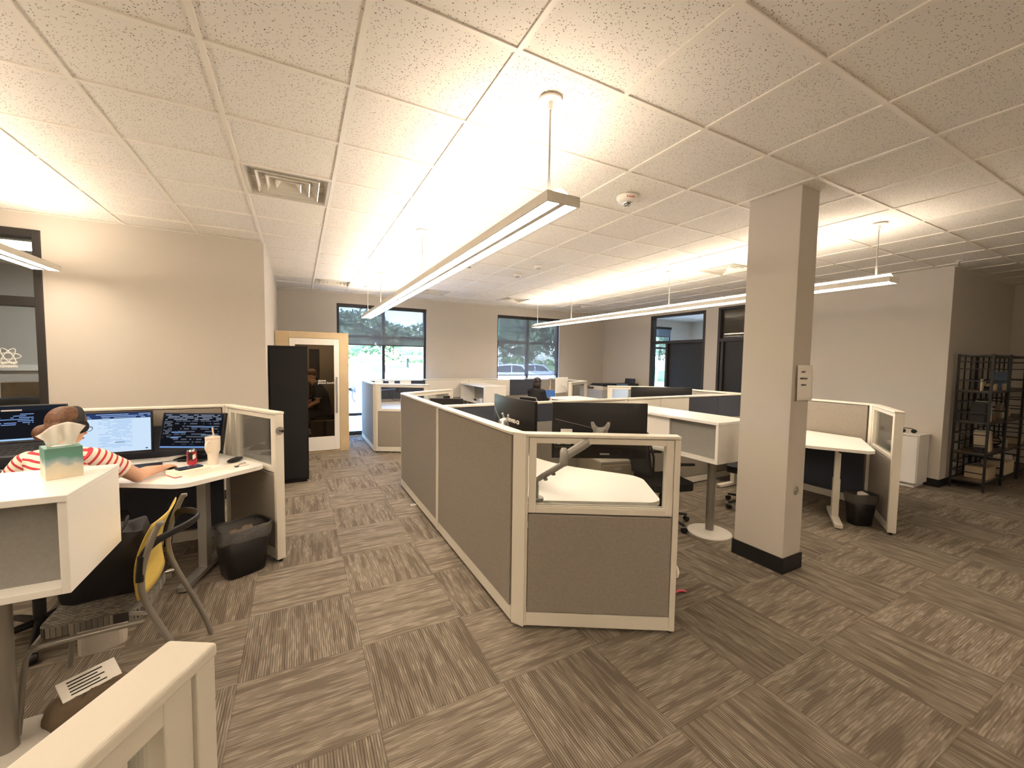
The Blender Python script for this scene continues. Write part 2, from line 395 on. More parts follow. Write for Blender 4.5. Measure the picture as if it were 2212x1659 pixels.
# metal angle where the ceiling meets the walls
tr = MB().box(XL, XR, YF-.02, YF, H-.002, H+.004).box(XR-.02, XR, 2.085, YF, H-.002, H+.004).box(-5.08, XL+.02, YL-.02, YL, H-.002, H+.004).box(XL, XL+.02, YL, YF, H-.002, H+.004).box(XR, 10.46, 2.065, 2.085, H-.002, H+.004)
struct('trim_1', tr, M_tee)

# ---------------------------------------------------------------- ceiling diffusers
M_vent = mat('vent_enamel', (232, 228, 218), .22, .15)
vent_lab = {(1,3): 'large square louvred ceiling diffuser nearest the camera, above the aisle', (2,10): 'square ceiling diffuser near the far wall above the phone booth side of the room',
    (5,10): 'square ceiling diffuser by the far wall, just right of the long nearest lamp', (8,10): 'square ceiling diffuser above the left edge of the middle window', (11,10): 'square ceiling diffuser near the far right corner of the room',
    (10,3): 'square ceiling diffuser just left of the column top, beyond the right lamp'}
for (i, j) in VENTS:
    cx, cy = GX0+(i+.5)*GXP, GY0+(j+.5)*GYP
    t = thing('ceiling_diffuser', vent_lab[(i, j)], 'air vent', (cx, cy, H), 0, 'square ceiling diffusers')
    fr = MB(); a = .292
    def ring(mb, a0, z0, a1, z1, mi=0):
        p = [(-1,-1),(1,-1),(1,1),(-1,1)]
        for k in range(4):
            (ax, ay), (bx2, by2) = p[k], p[(k+1) % 4]
            mb.quad((ax*a0, ay*a0, z0), (bx2*a0, by2*a0, z0), (bx2*a1, by2*a1, z1), (ax*a1, ay*a1, z1), mi)
    ring(fr, .292, .001, .272, .001); ring(fr, .272, .001, .262, .10); fr.build('pan_frame', M_vent, t, solid=.002)
    for q, (a0, zz) in enumerate(((.215, .004), (.150, .006), (.088, .010))):
        lv = MB(); ring(lv, a0, zz, a0-.052, zz+.062); ring(lv, a0, zz, a0-.006, zz-.003); lv.build('louvre', M_vent, t, solid=.002)
    MB().lathe([(.13, .085), (.13, .118)], n=32).build('neck', M_vent, t)
    MB().box(-.262, .262, -.262, .262, .10, .104).build('back_plate', M_vent, t)
    for s_ in (-1, 1): MB().box(s_*.262, s_*.03, -.004, .004, .045, .06).build('bracket', M_vent, t)

# ---------------------------------------------------------------- windows and glazed office fronts
def window(name, x0, x1, mx, zs, shade_z, lab):
    w = bpy.data.objects.new(name, None); COL.objects.link(w); w.location = (0, 0, 0); w['kind'] = 'structure'
    f = MB(); d0, d1 = YF+.055, YF+.135; z0, z1 = .04, 2.80
    f.box(x0, x0+.055, d0, d1, z0, z1).box(x1-.055, x1, d0, d1, z0, z1).box(mx-.032, mx+.032, d0, d1, z0, z1)
    for za, zb in [(z0, z0+.06), (z1-.06, z1)]+[(z-.03, z+.03) for z in zs]: f.box(x0+.055, mx-.032, d0, d1, za, zb).box(mx+.032, x1-.055, d0, d1, za, zb)
    f.build('window_frame', M_bronze, w)
    MB().box(x0+.05, x1-.05, YF+.09, YF+.096, z0+.05, z1-.05).build('glass_pane', M_glass, w)
    MB().box(x0, x1, YF-.01, YF+.055, .028, .04).build('window_sill', M_bronze, w)
    s = thing('roller_shade', lab, 'roller shade', ((x0+x1)/2, YF+.03, 2.79), 0, 'roller shades in the far windows')
    hw = (x1-x0)/2
    MB().box(-hw+.01, hw-.01, -.03, .02, -.065, .0).build('cassette', M_bronze, s)
    MB().box(-hw+.045, hw-.045, -.001, .0, shade_z-2.79, -.06).build('shade_cloth', M_shade, s)
    MB().box(-hw+.045, hw-.045, -.010, .008, shade_z-2.79-.022, shade_z-2.79).build('hem_bar', M_bronze, s, bevel=.004)
window('window_1', .71, 2.60, 1.655, (.46, 2.13), 1.965, 'grey see-through roller shade a third down, in the window behind the phone booth')
window('window_2', 4.40, 6.27, 5.30, (.46, 2.13), 1.30, 'grey see-through roller shade nearly all down, in the right window of the far wall')
window('window_3', 8.6, 10.6, 9.6, (.46, 2.13), 2.5, 'roller shade seen through the glazed office front beyond the far right wall')
# glazed office front in the left wall
w = bpy.data.objects.new('window_4', None); COL.objects.link(w); w['kind'] = 'structure'
f = MB(); a, b2 = YL-.012, YL+.132
f.box(-2.25, -2.19, a, b2, 0, 2.85).box(-4.4, -4.34, a, b2, 0, 2.85).box(-3.3, -3.22, a, b2, 0, 2.85)
for za, zb in ((2.78, 2.85), (2.12, 2.21), (0, .10)): f.box(-4.34, -3.3, a, b2, za, zb).box(-3.22, -2.25, a, b2, za, zb)
f.build('window_frame', M_bronze, w, bevel=.003)
MB().box(-4.35, -2.24, YL+.055, YL+.063, .09, 2.8).build('glass_pane', M_glass, w)
# etched emblem on that glass: three crossed orbits over two rows of lettering blocks
em = MB(); ec = Vector((-2.47, YL+.05, 1.635))
for k, ang in enumerate((0, 60, -60)):
    pts = []
    for q in range(40):
        th = 2*math.pi*q/40; x, z = .085*math.cos(th), .030*math.sin(th); ca, sa = math.cos(R(ang)), math.sin(R(ang))
        pts.append(ec+Vector((x*ca-z*sa, -.001*k, x*sa+z*ca)))
    em.tube(pts, .0035, 6, closed=True)
em.build('etched_emblem', M_paper, w)
bl = MB()
for r_, z_ in enumerate((-.062, -.098)):
    for k in range(7): bl.box(ec.x-.062+k*.018, ec.x-.0475+k*.018, ec.y-.001, ec.y, ec.z+z_-.012+(.004 if (k+r_) % 3 == 0 else 0), ec.z+z_+.012-(.004 if (k+r_) % 2 else 0))
bl.build('etched_lettering', M_paper, w)
# furniture glimpsed in that office
MB_t = thing('office_table', 'dark low table behind the left glass front', 'table', (-2.75, 6.5, 0))
MB().box(-.55, .55, -.30, .30, 1.02, 1.05).build('top', M_blackfab, MB_t); 
for sx in (-.5, .5): MB().box(sx-.02, sx+.02, -.28, .28, 0, 1.02).build('leg', M_black, MB_t)
t = thing('cardboard_box', 'brown cardboard box seen through the left glass front', 'box', (-2.66, 6.5, 1.051), R(4))
MB().box(-.17, .17, -.13, .13, .12, .30).build('carton', M_brown, t, bevel=.004); MB().box(-.16, .16, -.12, .12, .0, .12).build('carton_base', mat('carton_tan', (150, 128, 98), .85), t)
t = thing('folded_jacket', 'black folded jacket in front of the cardboard box behind the left glass front', 'jacket', (-2.64, 6.26, 1.051))
MB().ell((0, 0, .07), (.30, .06, .08), 20, 12).build('cloth', M_blackfab, t)
t = thing('marker_tray', 'white rail along the wall behind the left glass front', 'rail', (-2.9, 9.09, 1.40)); MB().box(-1.4, 1.4, -.03, .028, 0, .09).build('rail', M_tee, t)
# office doors in the right wall
def office(name, y0, y1, ztop, side, leaf0, leaf1):
    d = bpy.data.objects.new(name, None); COL.objects.link(d); d['kind'] = 'structure'
    a, b2 = XR-.012, XR+.132; f = MB()
    f.box(a, b2, y0, y0+.055, 0, ztop).box(a, b2, y1-.055, y1, 0, ztop).box(a, b2, y0+.055, y1-.055, ztop-.055, ztop).box(a, b2, y0+.055, y1-.055, 2.12, 2.19)
    f.box(a, b2, side-.03, side+.03, 0, 2.12).box(a, b2, side+.03, y1-.055, 0, .1)
    f.build('door_frame', M_bronze, d, bevel=.003)
    MB().box(XR+.06, XR+.066, y0+.05, y1-.05, 2.18, ztop-.05).build('glass_pane', M_glass, d)
    if y1-side > .2: MB().box(XR+.06, XR+.066, side+.03, y1-.05, .1, 2.13).build('glass_pane', M_glass, d)
    lf = MB().box(XR+.035, XR+.08, leaf0, leaf1, .008, 2.12).build('door_leaf', M_doorblk, d, bevel=.003)
    h = MB().tube([(XR+.035, leaf1-.08, 1.02), (XR-.02, leaf1-.08, 1.02), (XR-.022, leaf1-.10, 1.02), (XR-.022, leaf1-.19, 1.02)], .009); h.lathe([(.027, 0), (.027, .01)], T=Tm(XR+.035, leaf1-.08, 1.02, ry=R(-90)))
    h.build('door_handle', M_silver, lf)
office('door_1', 5.81, 7.34, 2.81, 6.83, 5.865, 6.80)
office('door_2', 3.98, 5.51, 2.83, 5.40, 4.04, 5.37)
d2 = bpy.data.objects['door_2']; MB().box(XR+.03, XR+.08, 5.43, 5.455, .1, 2.12).build('side_panel', M_doorblk, d2)
MB().box(XR+.085, XR+.10, 4.03, 5.46, 2.20, 2.77).build('transom_darkener', mat('darkener_brown', (78, 70, 62), .7), d2)  # dark sheet added behind the transom glass to make the office beyond look unlit
# troffers lighting the two side offices
M_trof = emit('troffer_diffuser', (.93, .97, 1.0), 16.0)
for (cx, cy, lab) in ((8.9, 7.4, 'flat square ceiling light glowing in the office behind the right glass front'), (-2.9, 7.3, 'flat square ceiling light in the office behind the left glass front')):
    t = thing('ceiling_light', lab, 'ceiling light', (cx, cy, H-.02))
    MB().box(-.3, .3, -.3, .3, 0, .02).build('housing', M_tee, t); MB().box(-.27, .27, -.27, .27, -.006, -.001).build('diffuser', M_trof, t)

# ---------------------------------------------------------------- pendant lamps
def pendant(x, ya, yb, cans, lab, hz=2.438):
    t = thing('pendant_lamp', lab, 'lamp', (x, ya, hz), 0, 'long suspended linear lamps')
    L = yb-ya; w = .098
    b = MB(); b.box(-w+.010, w-.010, .012, L-.012, .042, .0497).box(-w, -w+.010, 0, L, 0, .05).box(w-.010, w, 0, L, 0, .05).box(-w+.010, w-.010, 0, .012, 0, .05).box(-w+.010, w-.010, L-.012, L, 0, .05)
    b.box(-.016, .016, .012, L-.012, .001, .012).box(-w+.01, w-.01, .012, L-.012, .012, .03)
    b.build('housing', M_lampbody, t)
    n = max(1, round(L/2.44)); sl = L/n
    for k in range(n):
        for s_ in (-1, 1):
            MB().box(min(s_*.017, s_*.087), max(s_*.017, s_*.087), k*sl+.014, (k+1)*sl-.014, .004, .010).build('lower_diffuser', M_down, t)
    MB().prism([(-.074, .0505), (.074, .0505), (0, .088)], -(L-.03), -.03, T=Matrix.Rotation(R(90), 4, 'X')).build('upper_diffuser', M_up, t)
    for cy in cans:
        yy = cy-ya
        c = MB().lathe([(.062, H-hz-.012), (.062, H-hz-.002)], (0, yy, 0), 28); c.lathe([(.012, H-hz-.05), (.012, H-hz-.012)], (0, yy, 0), 12)
        c.build('canopy', M_tee, t)
        st = MB().tube([(0, yy, H-hz-.05), (0, yy, .14)], .0055, 8); st.lathe([(.008, .10), (.008, .17)], (0, yy, 0), 10)
        for sx in (-.035, .035): st.tube([(0, yy, .105), (sx, yy, .052)], .0018, 6)
        st.build('suspension_rod', M_silver, t)
pendant(1.17, 1.69, 8.25, (1.83, 4.27, 6.705, 8.05), 'long white linear lamp hanging in the middle of the room, nearest and brightest')
pendant(4.90, 1.70, 8.15, (1.84, 4.288, 6.736, 8.037), 'long white linear lamp hanging on the right, passing behind the column')
pendant(1.17, -3.3, -.86, (-3.1, -1.0), 'linear lamp of the same kind hanging behind the camera, out of the frame')
pendant(4.90, -3.3, -.86, (-3.1, -1.0), 'second linear lamp hanging behind the camera, on the right, out of the frame')
pendant(-2.06, -1.0, 5.40, (-.9, 1.3, 3.4), 'linear lamp at the left edge, its end before the glazed office front')

# ---------------------------------------------------------------- small ceiling devices
t = thing('fire_strobe', 'round white ceiling fire alarm strobe with red lettering', 'fire alarm', (2.387, 2.548, H))
MB().lathe([(.085, 0), (.085, -.018), (.072, -.04), (.045, -.05)], n=32).build('housing', M_tee, t)
MB().lathe([(.04, -.05), (.038, -.062), (.022, -.075), (.004, -.08)], n=20).build('lens', M_chrome, t)
text('FIRE', .034, 'lettering', M_red, t, Matrix.Rotation(R(-25),4,'Z') @ Tm(0, -.081, -.026, rx=R(60)), .0006, bold=.0008)
for nm, x, y, lab in (('smoke_detector', 3.034, 4.979, 'small round white smoke detector beyond the fire strobe, the nearer of a pair'), ('smoke_detector', 3.047, 5.622, 'small round white smoke detector beyond the fire strobe, the farther of a pair'), ('motion_sensor', 2.153, 5.419, 'small round white ceiling sensor peeking out beside the middle lamp')):
    t = thing(nm, lab, 'detector', (x, y, H))
    MB().lathe([(.062, 0), (.062, -.012), (.05, -.03)], n=28).build('base', M_tee, t); MB().lathe([(.03, -.03), (.028, -.045)], n=20).build('sensor_head', M_silver, t)
for x, y, lab in ((1.817, 3.772, 'chrome sprinkler head above the middle lamp'), (7.419, 1.949, 'sprinkler head by the corner of the right wall')):
    t = thing('sprinkler_head', lab, 'sprinkler', (x, y, H))
    MB().lathe([(.036, 0), (.034, -.006)], n=24).build('escutcheon', M_tee, t)
    s = MB().lathe([(.008, 0), (.008, -.03)], n=10); s.tube([(-.014, 0, -.02), (-.016, 0, -.045), (0, 0, -.055), (.016, 0, -.045), (.014, 0, -.02)], .003, 6); s.build('nozzle', M_chrome, t)
    MB().lathe([(.018, -.056), (.018, -.058)], n=16).build('deflector', M_chrome, t)

# ================================================================ CUBICLE PANELS
PT = 1.225
def panel(p0, p1, label, glass=False, tiles_front=None, tiles_back=None, seam=(), mull=(), cap0=True, cap1=True, endposts=(True, True), group='low partition panels of the workstations'):
    """a low partition from p0 to p1; local x runs along it, local -y is its right-hand side"""
    d = Vector(p1)-Vector(p0); L = d.length; rz = math.atan2(d.y, d.x)
    t = thing('partition_panel', label, 'partition', (p0[0], p0[1], 0), rz, group); w = .033
    MB().box(.004, L-.004, -w+.004, w-.004, .022, .105).build('base_rail', M_trim, t, bevel=.002)
    MB().box(-.003, L+.003, -.039, .039, PT-.022, PT).build('top_cap', M_trim, t, bevel=.006, seg=3)
    posts = []
    if endposts[0]: posts.append(.014)
    if endposts[1]: posts.append(L-.014)
    for s_ in seam: posts.append(s_)
    for x in posts:
        MB().box(x-.017, x+.017, -w, w, .022, PT-.023).build('post', M_trim, t, bevel=.002)
        MB().lathe([(.014, 0), (.014, .022)], (x, 0, 0), 12).build('foot', M_black, t)
    xs = [.0]+[s_ for s_ in seam]+[L]
    for a, b in zip(xs[:-1], xs[1:]):
        a2 = a+(.034 if a == 0 and endposts[0] else .02); b2 = b-(.034 if b == L and endposts[1] else .02)
        ztop = .725 if glass else PT-.028
        MB().box(a2, b2, -w+.003, w-.003, .110, ztop).build('fabric_panel', M_fabric, t, bevel=.004)
        if glass:
            z0, z1, bw = .735, PT-.026, .045; f = MB()
            f.box(a2+bw, b2-bw, -.0275, .0275, z0, z0+.036).box(a2+bw, b2-bw, -.0275, .0275, z1-.034, z1).box(a2, a2+bw, -.028, .028, z0, z1).box(b2-bw, b2, -.028, .028, z0, z1)
            for q in (-1, 1):     # sloped glazing bead
                f.box(a2+bw, b2-bw, q*.014-.006, q*.014+.006, z0+.036, z0+.046)
            f.build('glazing_frame', M_trim, t, bevel=.002)
            for mx_ in mull:
                MB().box(mx_-.014, mx_+.014, -.026, .026, z0+.03, z1-.03).build('mullion', M_trim, t, bevel=.002)
            MB().box(a2+bw-.005, b2-bw+.005, -.003, .003, z0+.03, z1-.03).build('glass_pane', M_glassp, t)
    for side, tl in ((-1, tiles_front), (1, tiles_back)):
        for (a, b, z0, z1, mk) in (tl or ()):
            y = side*(w+.002)
            MB().box(a+.002, b-.002, min(y, y-side*.008), max(y, y-side*.008), z0+.002, z1-.002).build('tackboard_or_shade_tile', mk, t, bevel=.002)
    return t
def corner(p, q, r_, label):
    """wedge-shaped joint between two panels meeting at an angle"""
    t = thing('corner_post', label, 'partition post', (p[0], p[1], 0), 0, 'corner posts of the workstations')
    MB().prism([(a-p[0], b-p[1]) for a, b in q], .02, PT-.001).build('post', M_trim, t, bevel=.002)
    return t
Z0, Z1, Z2 = .80, 1.01, PT-.026
A_, B_ = 1.192, 5.880        # the two long side walls
YM, YB = 3.70, 8.90          # the two spines
# ---- middle block
panel((1.213, 2.125), (2.02, 1.655), 'half-glazed end panel of the nearest middle cubicle, facing the camera', glass=True)
corner((A_, 2.14), [(A_-.034, 2.16), (A_+.034, 2.175), (A_+.052, 2.142), (A_+.012, 2.080)], 0, 'angled corner post at the nearest corner of the middle cubicle block')
panel((A_, 2.172), (A_, YM-.002), 'taupe side panel of the middle block nearest the camera, left of the glazed end', endposts=(False, True),)
panel((A_, YM+.002), (A_, 5.25), 'taupe side panel at the far end of the middle block by the aisle', endposts=(True, False))
corner((A_, 5.26), [(A_-.034, 5.25), (A_+.034, 5.25), (A_+.050, 5.275), (A_+.008, 5.33)], 0, 'rounded corner post at the far left corner of the middle cubicle block')
panel((1.215, 5.292), (2.02, 5.762), 'half-glazed end panel at the far left of the middle block', glass=True)
tn = [(.06, .66, Z1, Z2, M_navy), (.66, 1.27, Z1, Z2, M_navy), (.06, .66, Z0, Z1, M_fabgrey), (.66, 1.27, Z0, Z1, M_fabgrey), (1.27, 1.79, Z0, Z2, M_tilewhite), (1.79, 2.31, Z0, Z2, M_tilewhite)]
tn2 = [(.0, .56, Z0, Z2, M_tilewhite), (.56, 1.10, Z0, Z2, M_tilewhite), (1.10, 1.70, Z1-.12, Z2, M_navy), (1.70, 2.30, Z1-.12, Z2, M_navy)]
panel((A_+.04, YM), (3.535, YM), 'spine panel of the middle block behind the two curved-back monitors', tiles_front=tn, tiles_back=[(.1, 1.2, Z0, Z2, M_navy), (1.2, 2.3, Z0, Z2, M_tilewhite)], endposts=(False, True))
panel((3.545, YM), (B_-.04, YM), 'spine panel of the middle block with slate tiles left of the column', tiles_front=tn2, tiles_back=[(.0, 1.1, Z0, Z2, M_tilewhite), (1.1, 2.25, Z0, Z2, M_navy)], endposts=(False, True))
panel((B_, 2.172), (B_, YM-.002), 'taupe side panel at the right of the middle block, seen right of the column', endposts=(False, True), tiles_back=[(.02, 1.45, .11, .72, M_navy)])  # slate tile added low on the inner face, painting the deep shade there
corner((B_, 2.14), [(B_+.034, 2.16), (B_-.034, 2.175), (B_-.052, 2.142), (B_-.012, 2.080)], 0, 'corner post where the panels right of the column meet')
panel((B_-.02, 2.125), (5.135, 1.675), 'half-glazed end panel right of the column with its broad cream end facing the camera', glass=True)
panel((B_, YM+.002), (B_, 5.25), 'side panel running back beyond the spine left of the column', endposts=(True, True))
panel((B_-.02, 5.292), (5.06, 5.762), 'half-glazed end panel in front of the copier, left of the far black monitor', glass=True)
# ---- far block
fn_ = [(.04, .60, Z0, Z2, M_navy), (.60, 1.27, Z0, Z2, M_navy), (1.27, 2.31, Z0, Z2, M_tilewhite)]
panel((1.213, 7.415), (2.02, 6.945), 'half-glazed end panel of the far cubicle by the big window', glass=True)
corner((A_, 7.43), [(A_-.034, 7.45), (A_+.034, 7.465), (A_+.052, 7.432), (A_+.012, 7.370)], 0, 'corner post of the far cubicle by the big window')
panel((A_, 7.462), (A_, YB), 'pale side panel of the far cubicle lit blue by the window', endposts=(False, True))
panel((A_+.04, YB), (3.535, YB), 'far spine panel under the left window', tiles_front=fn_, endposts=(False, True))
panel((3.545, YB), (B_-.04, YB), 'far spine panel under the right window behind the dark haired person', tiles_front=[(.0, 1.09, Z0, Z2, M_tilewhite), (1.09, 1.65, Z0, Z2, M_navy), (1.65, 2.0, Z0, Z2, M_navy), (2.0, 2.28, Z1, Z2, M_fabgrey)], endposts=(False, True))
panel((B_, 7.462), (B_, YB), 'side panel of the far cubicle beside the copier', endposts=(True, True))
panel((B_-.02, 7.415), (5.06, 6.945), 'half-glazed end panel of the far cubicle holding the white monitor', glass=True)
# ---- left block
LYB = 4.462
panel((-2.15, LYB), (-.602, LYB), 'low panel behind the screens at the left desk', endposts=(True, False),
      tiles_front=[(.04, 1.53, Z1+.05, Z2, M_fabric), (.04, 1.53, .12, Z1+.05, M_navy)])  # slate tile carried on below the worktop to paint the shade under it
corner((-.58, LYB), [(-.602, LYB+.034), (-.602, LYB-.034), (-.575, LYB-.05), (-.515, LYB-.012), (-.56, LYB+.034)], 0, 'corner post behind the left desk between the plain and the glazed panel')
panel((-.556, 4.415), (-.143, 3.70), 'half-glazed end panel of the left cubicle with a round coat hook on its end', glass=True, mull=(.16,))
panel((-.60, -.03), (-.150, .750), 'half-glazed panel end in the bottom left corner, close to the camera', glass=True, mull=(.62, .76))
# the slate colour under the left desk only stands in for shade
t = thing('coat_hook', 'round grey coat hook with a black peg on the glazed panel end', 'coat hook', (-.155, 3.722, 1.075), R(-60))
MB().lathe([(.033, 0), (.033, .008)], n=28, T=Tm(.012+.010, 0, 0, ry=R(90))).build('disc', M_silver, t)
MB().tube([(.03, 0, 0), (.055, 0, -.002), (.072, 0, 0)], [.006, .006, .011], 12).build('peg', M_black, t)

# ---------------------------------------------------------------- box shelves on a leg
def boxshelf(loc, rz, L, label, door=True, yb=-.17):
    """local x along its length from the free end, local -y the open side"""
    t = thing('box_shelf', label, 'shelf', loc, rz, 'white box shelves between the workstations')
    w, z0, z1, th = .25, .745, 1.130, .027
    s = MB(); s.box(th, L-th, -w, w, z0, z0+th).box(0, th, -w, w, z0, z1-th).box(L-th, L, -w, w, z0, z1-th).box(th, L-th, w-.019, w, z0+th, z1-th)
    s.build('carcass', M_white, t, bevel=.0015)
    MB().box(-.004, L, -w-.006, w+.004, z1-th, z1).build('top_board', M_white, t, bevel=.003)
    MB().box(th, L-th, yb, yb+.016, z0+th, z1-th).build('back_panel', M_fabgrey, t)
    if door: MB().box(L*.44, L-th, yb-.022, yb-.001, z0+th, z1-th).build('divider_panel', M_white, t, bevel=.002)
    return t
def postleg(x, y, label, h=.745):
    t = thing('shelf_leg', label, 'table leg', (x, y, 0), 0, 'round posts under the box shelves')
    MB().lathe([(.203, 0), (.203, .006), (.190, .012), (.05, .022), (.04, .03)], n=48).build('base_disc', mat('disc_grey', (205, 200, 190), .45), t)
    MB().lathe([(.038, .02), (.038, h)], n=28).build('pole', M_silverd, t)
boxshelf((3.582, 2.31, 0), R(90), 1.35, 'white box shelf at the nearest cubicle, between the black monitors and the column')
bpy.data.objects['box_shelf'].scale = (1, -1, 1)
postleg(3.56, 2.52, 'grey round post with a disc foot left of the column')
b = boxshelf((3.582, 5.05, 0), R(-90), 1.31, 'white box shelf beyond the spine panel, in front of the dark haired person', False)
b = boxshelf((3.582, 7.50, 0), R(90), 1.36, 'white box shelf in the far block, its open side to the left', False, .10); b.scale = (1, -1, 1)
b = boxshelf((-.785, 2.365, 0), R(180), 1.34, 'white box shelf in the left foreground carrying the tissue box', False); b.scale = (1, -1, 1)
postleg(-1.09, 2.36, 'dark grey round post under the left foreground box shelf')
postleg(3.56, 7.75, 'round post under the far box shelf')

# ---------------------------------------------------------------- height-adjustable desks
def desk(loc, rz, mirror, h, label, legs=True, mt=None):
    """corner worktop in the local frame of the middle near cell: x from the side wall, y from the spine towards the flare"""
    t = thing('desk', label, 'desk', loc, rz, 'white height-adjustable corner desks'); t.scale = (-1 if mirror else 1, 1, 1)
    poly = [(.055, -.06), (.72, -.06), (.72, -.42), (.80, -.86), (1.145, -1.36), (1.145, -1.47), (.885, -1.875), (.80, -1.882), (.075, -1.48)]
    poly = rounded(poly, [.02, .04, .25, .5, .05, .04, .04, .03, .03])
    MB().prism(poly, h-.030, h).build('worktop', M_worktop, t, bevel=.006, seg=3)
    if legs:
        for k, (lx, ly, a) in enumerate(((.60, -.30, 0), (.78, -1.56, -30))):
            lg = MB(); T = Tm(lx, ly, 0, R(a)); sgn = 1
            lg.box(-.035, .035, -.025, .025, .03, h-.05, T=T); lg.box(-.042, .042, -.03, .03, .03, .45, T=T)
            lg.build('leg_column', M_trim, t, bevel=.004)
            MB().prism(rrect(-.33, .33, -.035, .035, .03), .012, .045, T=T).build('foot', M_trim, t, bevel=.004)
            MB().box(-.25, .25, -.02, .02, h-.05, h-.031, T=T).build('bracket', M_black, t)
    MB().box(.12, .62, -.75, -.70, h-.075, h-.031).build('cross_beam', M_black, t)
    return t
desk((A_, YM, 0), 0, False, .765, 'bare white corner desk behind the glazed end panel in the middle of the photo')
desk((B_, YM, 0), 0, True, .815, 'white corner desk just right of the column')
# ---- left desk: same kind, turned a quarter
dl = desk((-2.10, LYB, 0), R(90), False, .792, 'white corner desk at the left where the person in stripes works', legs=False)
# its outline differs: rebuild the worktop to fit that cell
bpy.data.objects.remove([c for c in dl.children if c.name.startswith('worktop')][0]); bpy.data.objects.remove([c for c in dl.children if c.name.startswith('cross_beam')][0])
dl.rotation_euler = (0, 0, 0); dl.location = (0, 0, 0)
poly = rounded([(-2.08, 4.41), (-.645, 4.41), (-.262, 3.80), (-.282, 3.745), (-.68, 3.432), (-.76, 3.432), (-1.14, 3.66), (-1.5, 3.74), (-2.08, 3.74)], [.02, .03, .03, .03, .06, .06, .3, .3, .02])
MB().prism(poly, .762, .792).build('worktop', M_worktop, dl, bevel=.006, seg=3)
lg = MB(); T = Tm(-.66, 3.80, 0, R(75)); lg.box(-.04, .04, -.03, .03, .03, .76, T=T); lg.build('leg_column', M_silver, dl, bevel=.004)
MB().prism(rrect(-.33, .30, -.035, .035, .03), .012, .045, T=T).build('foot', M_silver, dl, bevel=.004)
lg = MB(); T = Tm(-1.85, 4.1, 0, R(90)); lg.box(-.04, .04, -.03, .03, .03, .76, T=T).build('leg_column', M_silver, dl, bevel=.004)
MB().prism(rrect(-.33, .30, -.035, .035, .03), .012, .045, T=T).build('foot', M_silver, dl, bevel=.004)
t_ = MB(); t_.box(-1.15, -.75, 3.62, 3.66, .735, .760); t_.build('control_box', M_black, dl)
# right desk: single visible leg is angled to the corner; far desks
desk((A_, YM, 0), 0, False, .765, 'white corner desk in the far left cell of the middle block', legs=False).scale = (1, -1, 1)
desk((B_, YM, 0), 0, False, .765, 'white corner desk in the far right cell of the middle block', legs=False).scale = (-1, -1, 1)
desk((A_, YB, 0), 0, False, .74, 'white corner desk in the far cubicle, seen through its glazed panel')
desk((B_, YB, 0), 0, True, .74, 'white corner desk in the far right cell where the dark haired person sits')

# ---------------------------------------------------------------- monitors
M_screenoff = mat('screen_off', (9, 9, 11), .2)
def monitor_body(t, w, h, curve=0.0, stripe=False):
    """screen faces local -y, centre at the origin"""
    def back(u, v):
        x = (u-.5)*w; z = (v-.5)*h; yy = .012+curve*(1-(2*u-1)**2)
        bulge = .022*max(0, 1-(abs(2*u-1))**3)*max(0, 1-(abs(2*v-1))**4)
        return (x, yy+bulge, z)
    def frt(u, v): return ((.5-u)*w, -.008+curve*(1-(2*u-1)**2), (v-.5)*h)
    b = MB(); b.grid(back, 20, 8, 0, True); b.grid(frt, 20, 2, 0, False)
    for v, o in ((0, 0), (1, 1)):
        vs = []
        for i in range(21): vs.append(back(i/20, v))
        for i in range(21): vs.append(frt(1-i/20, v))
        fs = [(i, i+1, 22+i, 21+i) if v else (i+1, i, 21+i, 22+i) for i in range(20)]; b.add(vs, fs, 0)
    for u in (0, 1):
        vs = [back(u, 0), back(u, 1), frt(1-u, 1), frt(1-u, 0)]; b.add(vs, [(0, 1, 2, 3)], 0)
    b.build('housing', M_blackpaint if not stripe else mat('monitor_back', (20, 21, 23), .34), t)
def vesa(t, y):
    v = MB(); 
    pts = [(-.062,.060),(-.045,.062),(-.028,.035),(0,.022),(.028,.035),(.045,.062),(.062,.060),(.060,.035),(.045,.0),(.060,-.035),(.062,-.060),(.045,-.062),(.028,-.035),(0,-.022),(-.028,-.035),(-.045,-.062),(-.062,-.060),(-.060,-.035),(-.045,0),(-.060,.035)]
    v.prism(pts, 0, .003, T=Tm(0, y, 0, rx=R(-90))); v.build('mount_plate', M_silver, t, bevel=.001)
    for sx in (-1, 1):
        for sz in (-1, 1): MB().lathe([(.007, 0), (.007, .006), (.004, .009)], n=10, T=Tm(sx*.05, y+.003, sz*.05, rx=R(-90))).build('screw', M_chrome, t)
    MB().lathe([(.028, 0), (.028, .018), (.022, .03), (.018, .05)], n=20, T=Tm(0, y+.003, 0, rx=R(-90))).build('tilt_joint', M_silver, t)
# M-b (camera-facing back, right) and M-a (left, turned away)
def back_marks(t, w, y):
    tm = Matrix.Translation((-.20*w/.61+.0, y, -.055)) 
    text('NEWBD-CB', .030, 'model_sticker_lettering', M_paper, t, Matrix.Translation((.215*w/.61, y-.003, -.078)) @ Matrix.Rotation(R(180),4,'Z') @ Matrix.Rotation(R(90),4,'X'), .0006, bold=.0012)
    k = MB(); k.box(.215-.075, .215+.075, y-.004, y-.0022, -.104, -.102); k.build('sticker_line', M_silver, t); MB().box(.18, .255, y-.006, y-.0025, -.018, .012).build('sticker', M_paper, t)
t = thing('monitor', 'black flat monitor seen from behind above the glazed panel, right of the curved one', 'monitor', (1.735, 2.045, 1.215), R(152))
MON_B = t
def facing(t, cx, cy, cz, back_dir, tilt=0):     # back_dir: horizontal direction the back faces
    t.location = (cx, cy, cz); t.rotation_euler = (tilt, 0, math.atan2(back_dir[1], back_dir[0])-math.pi/2)
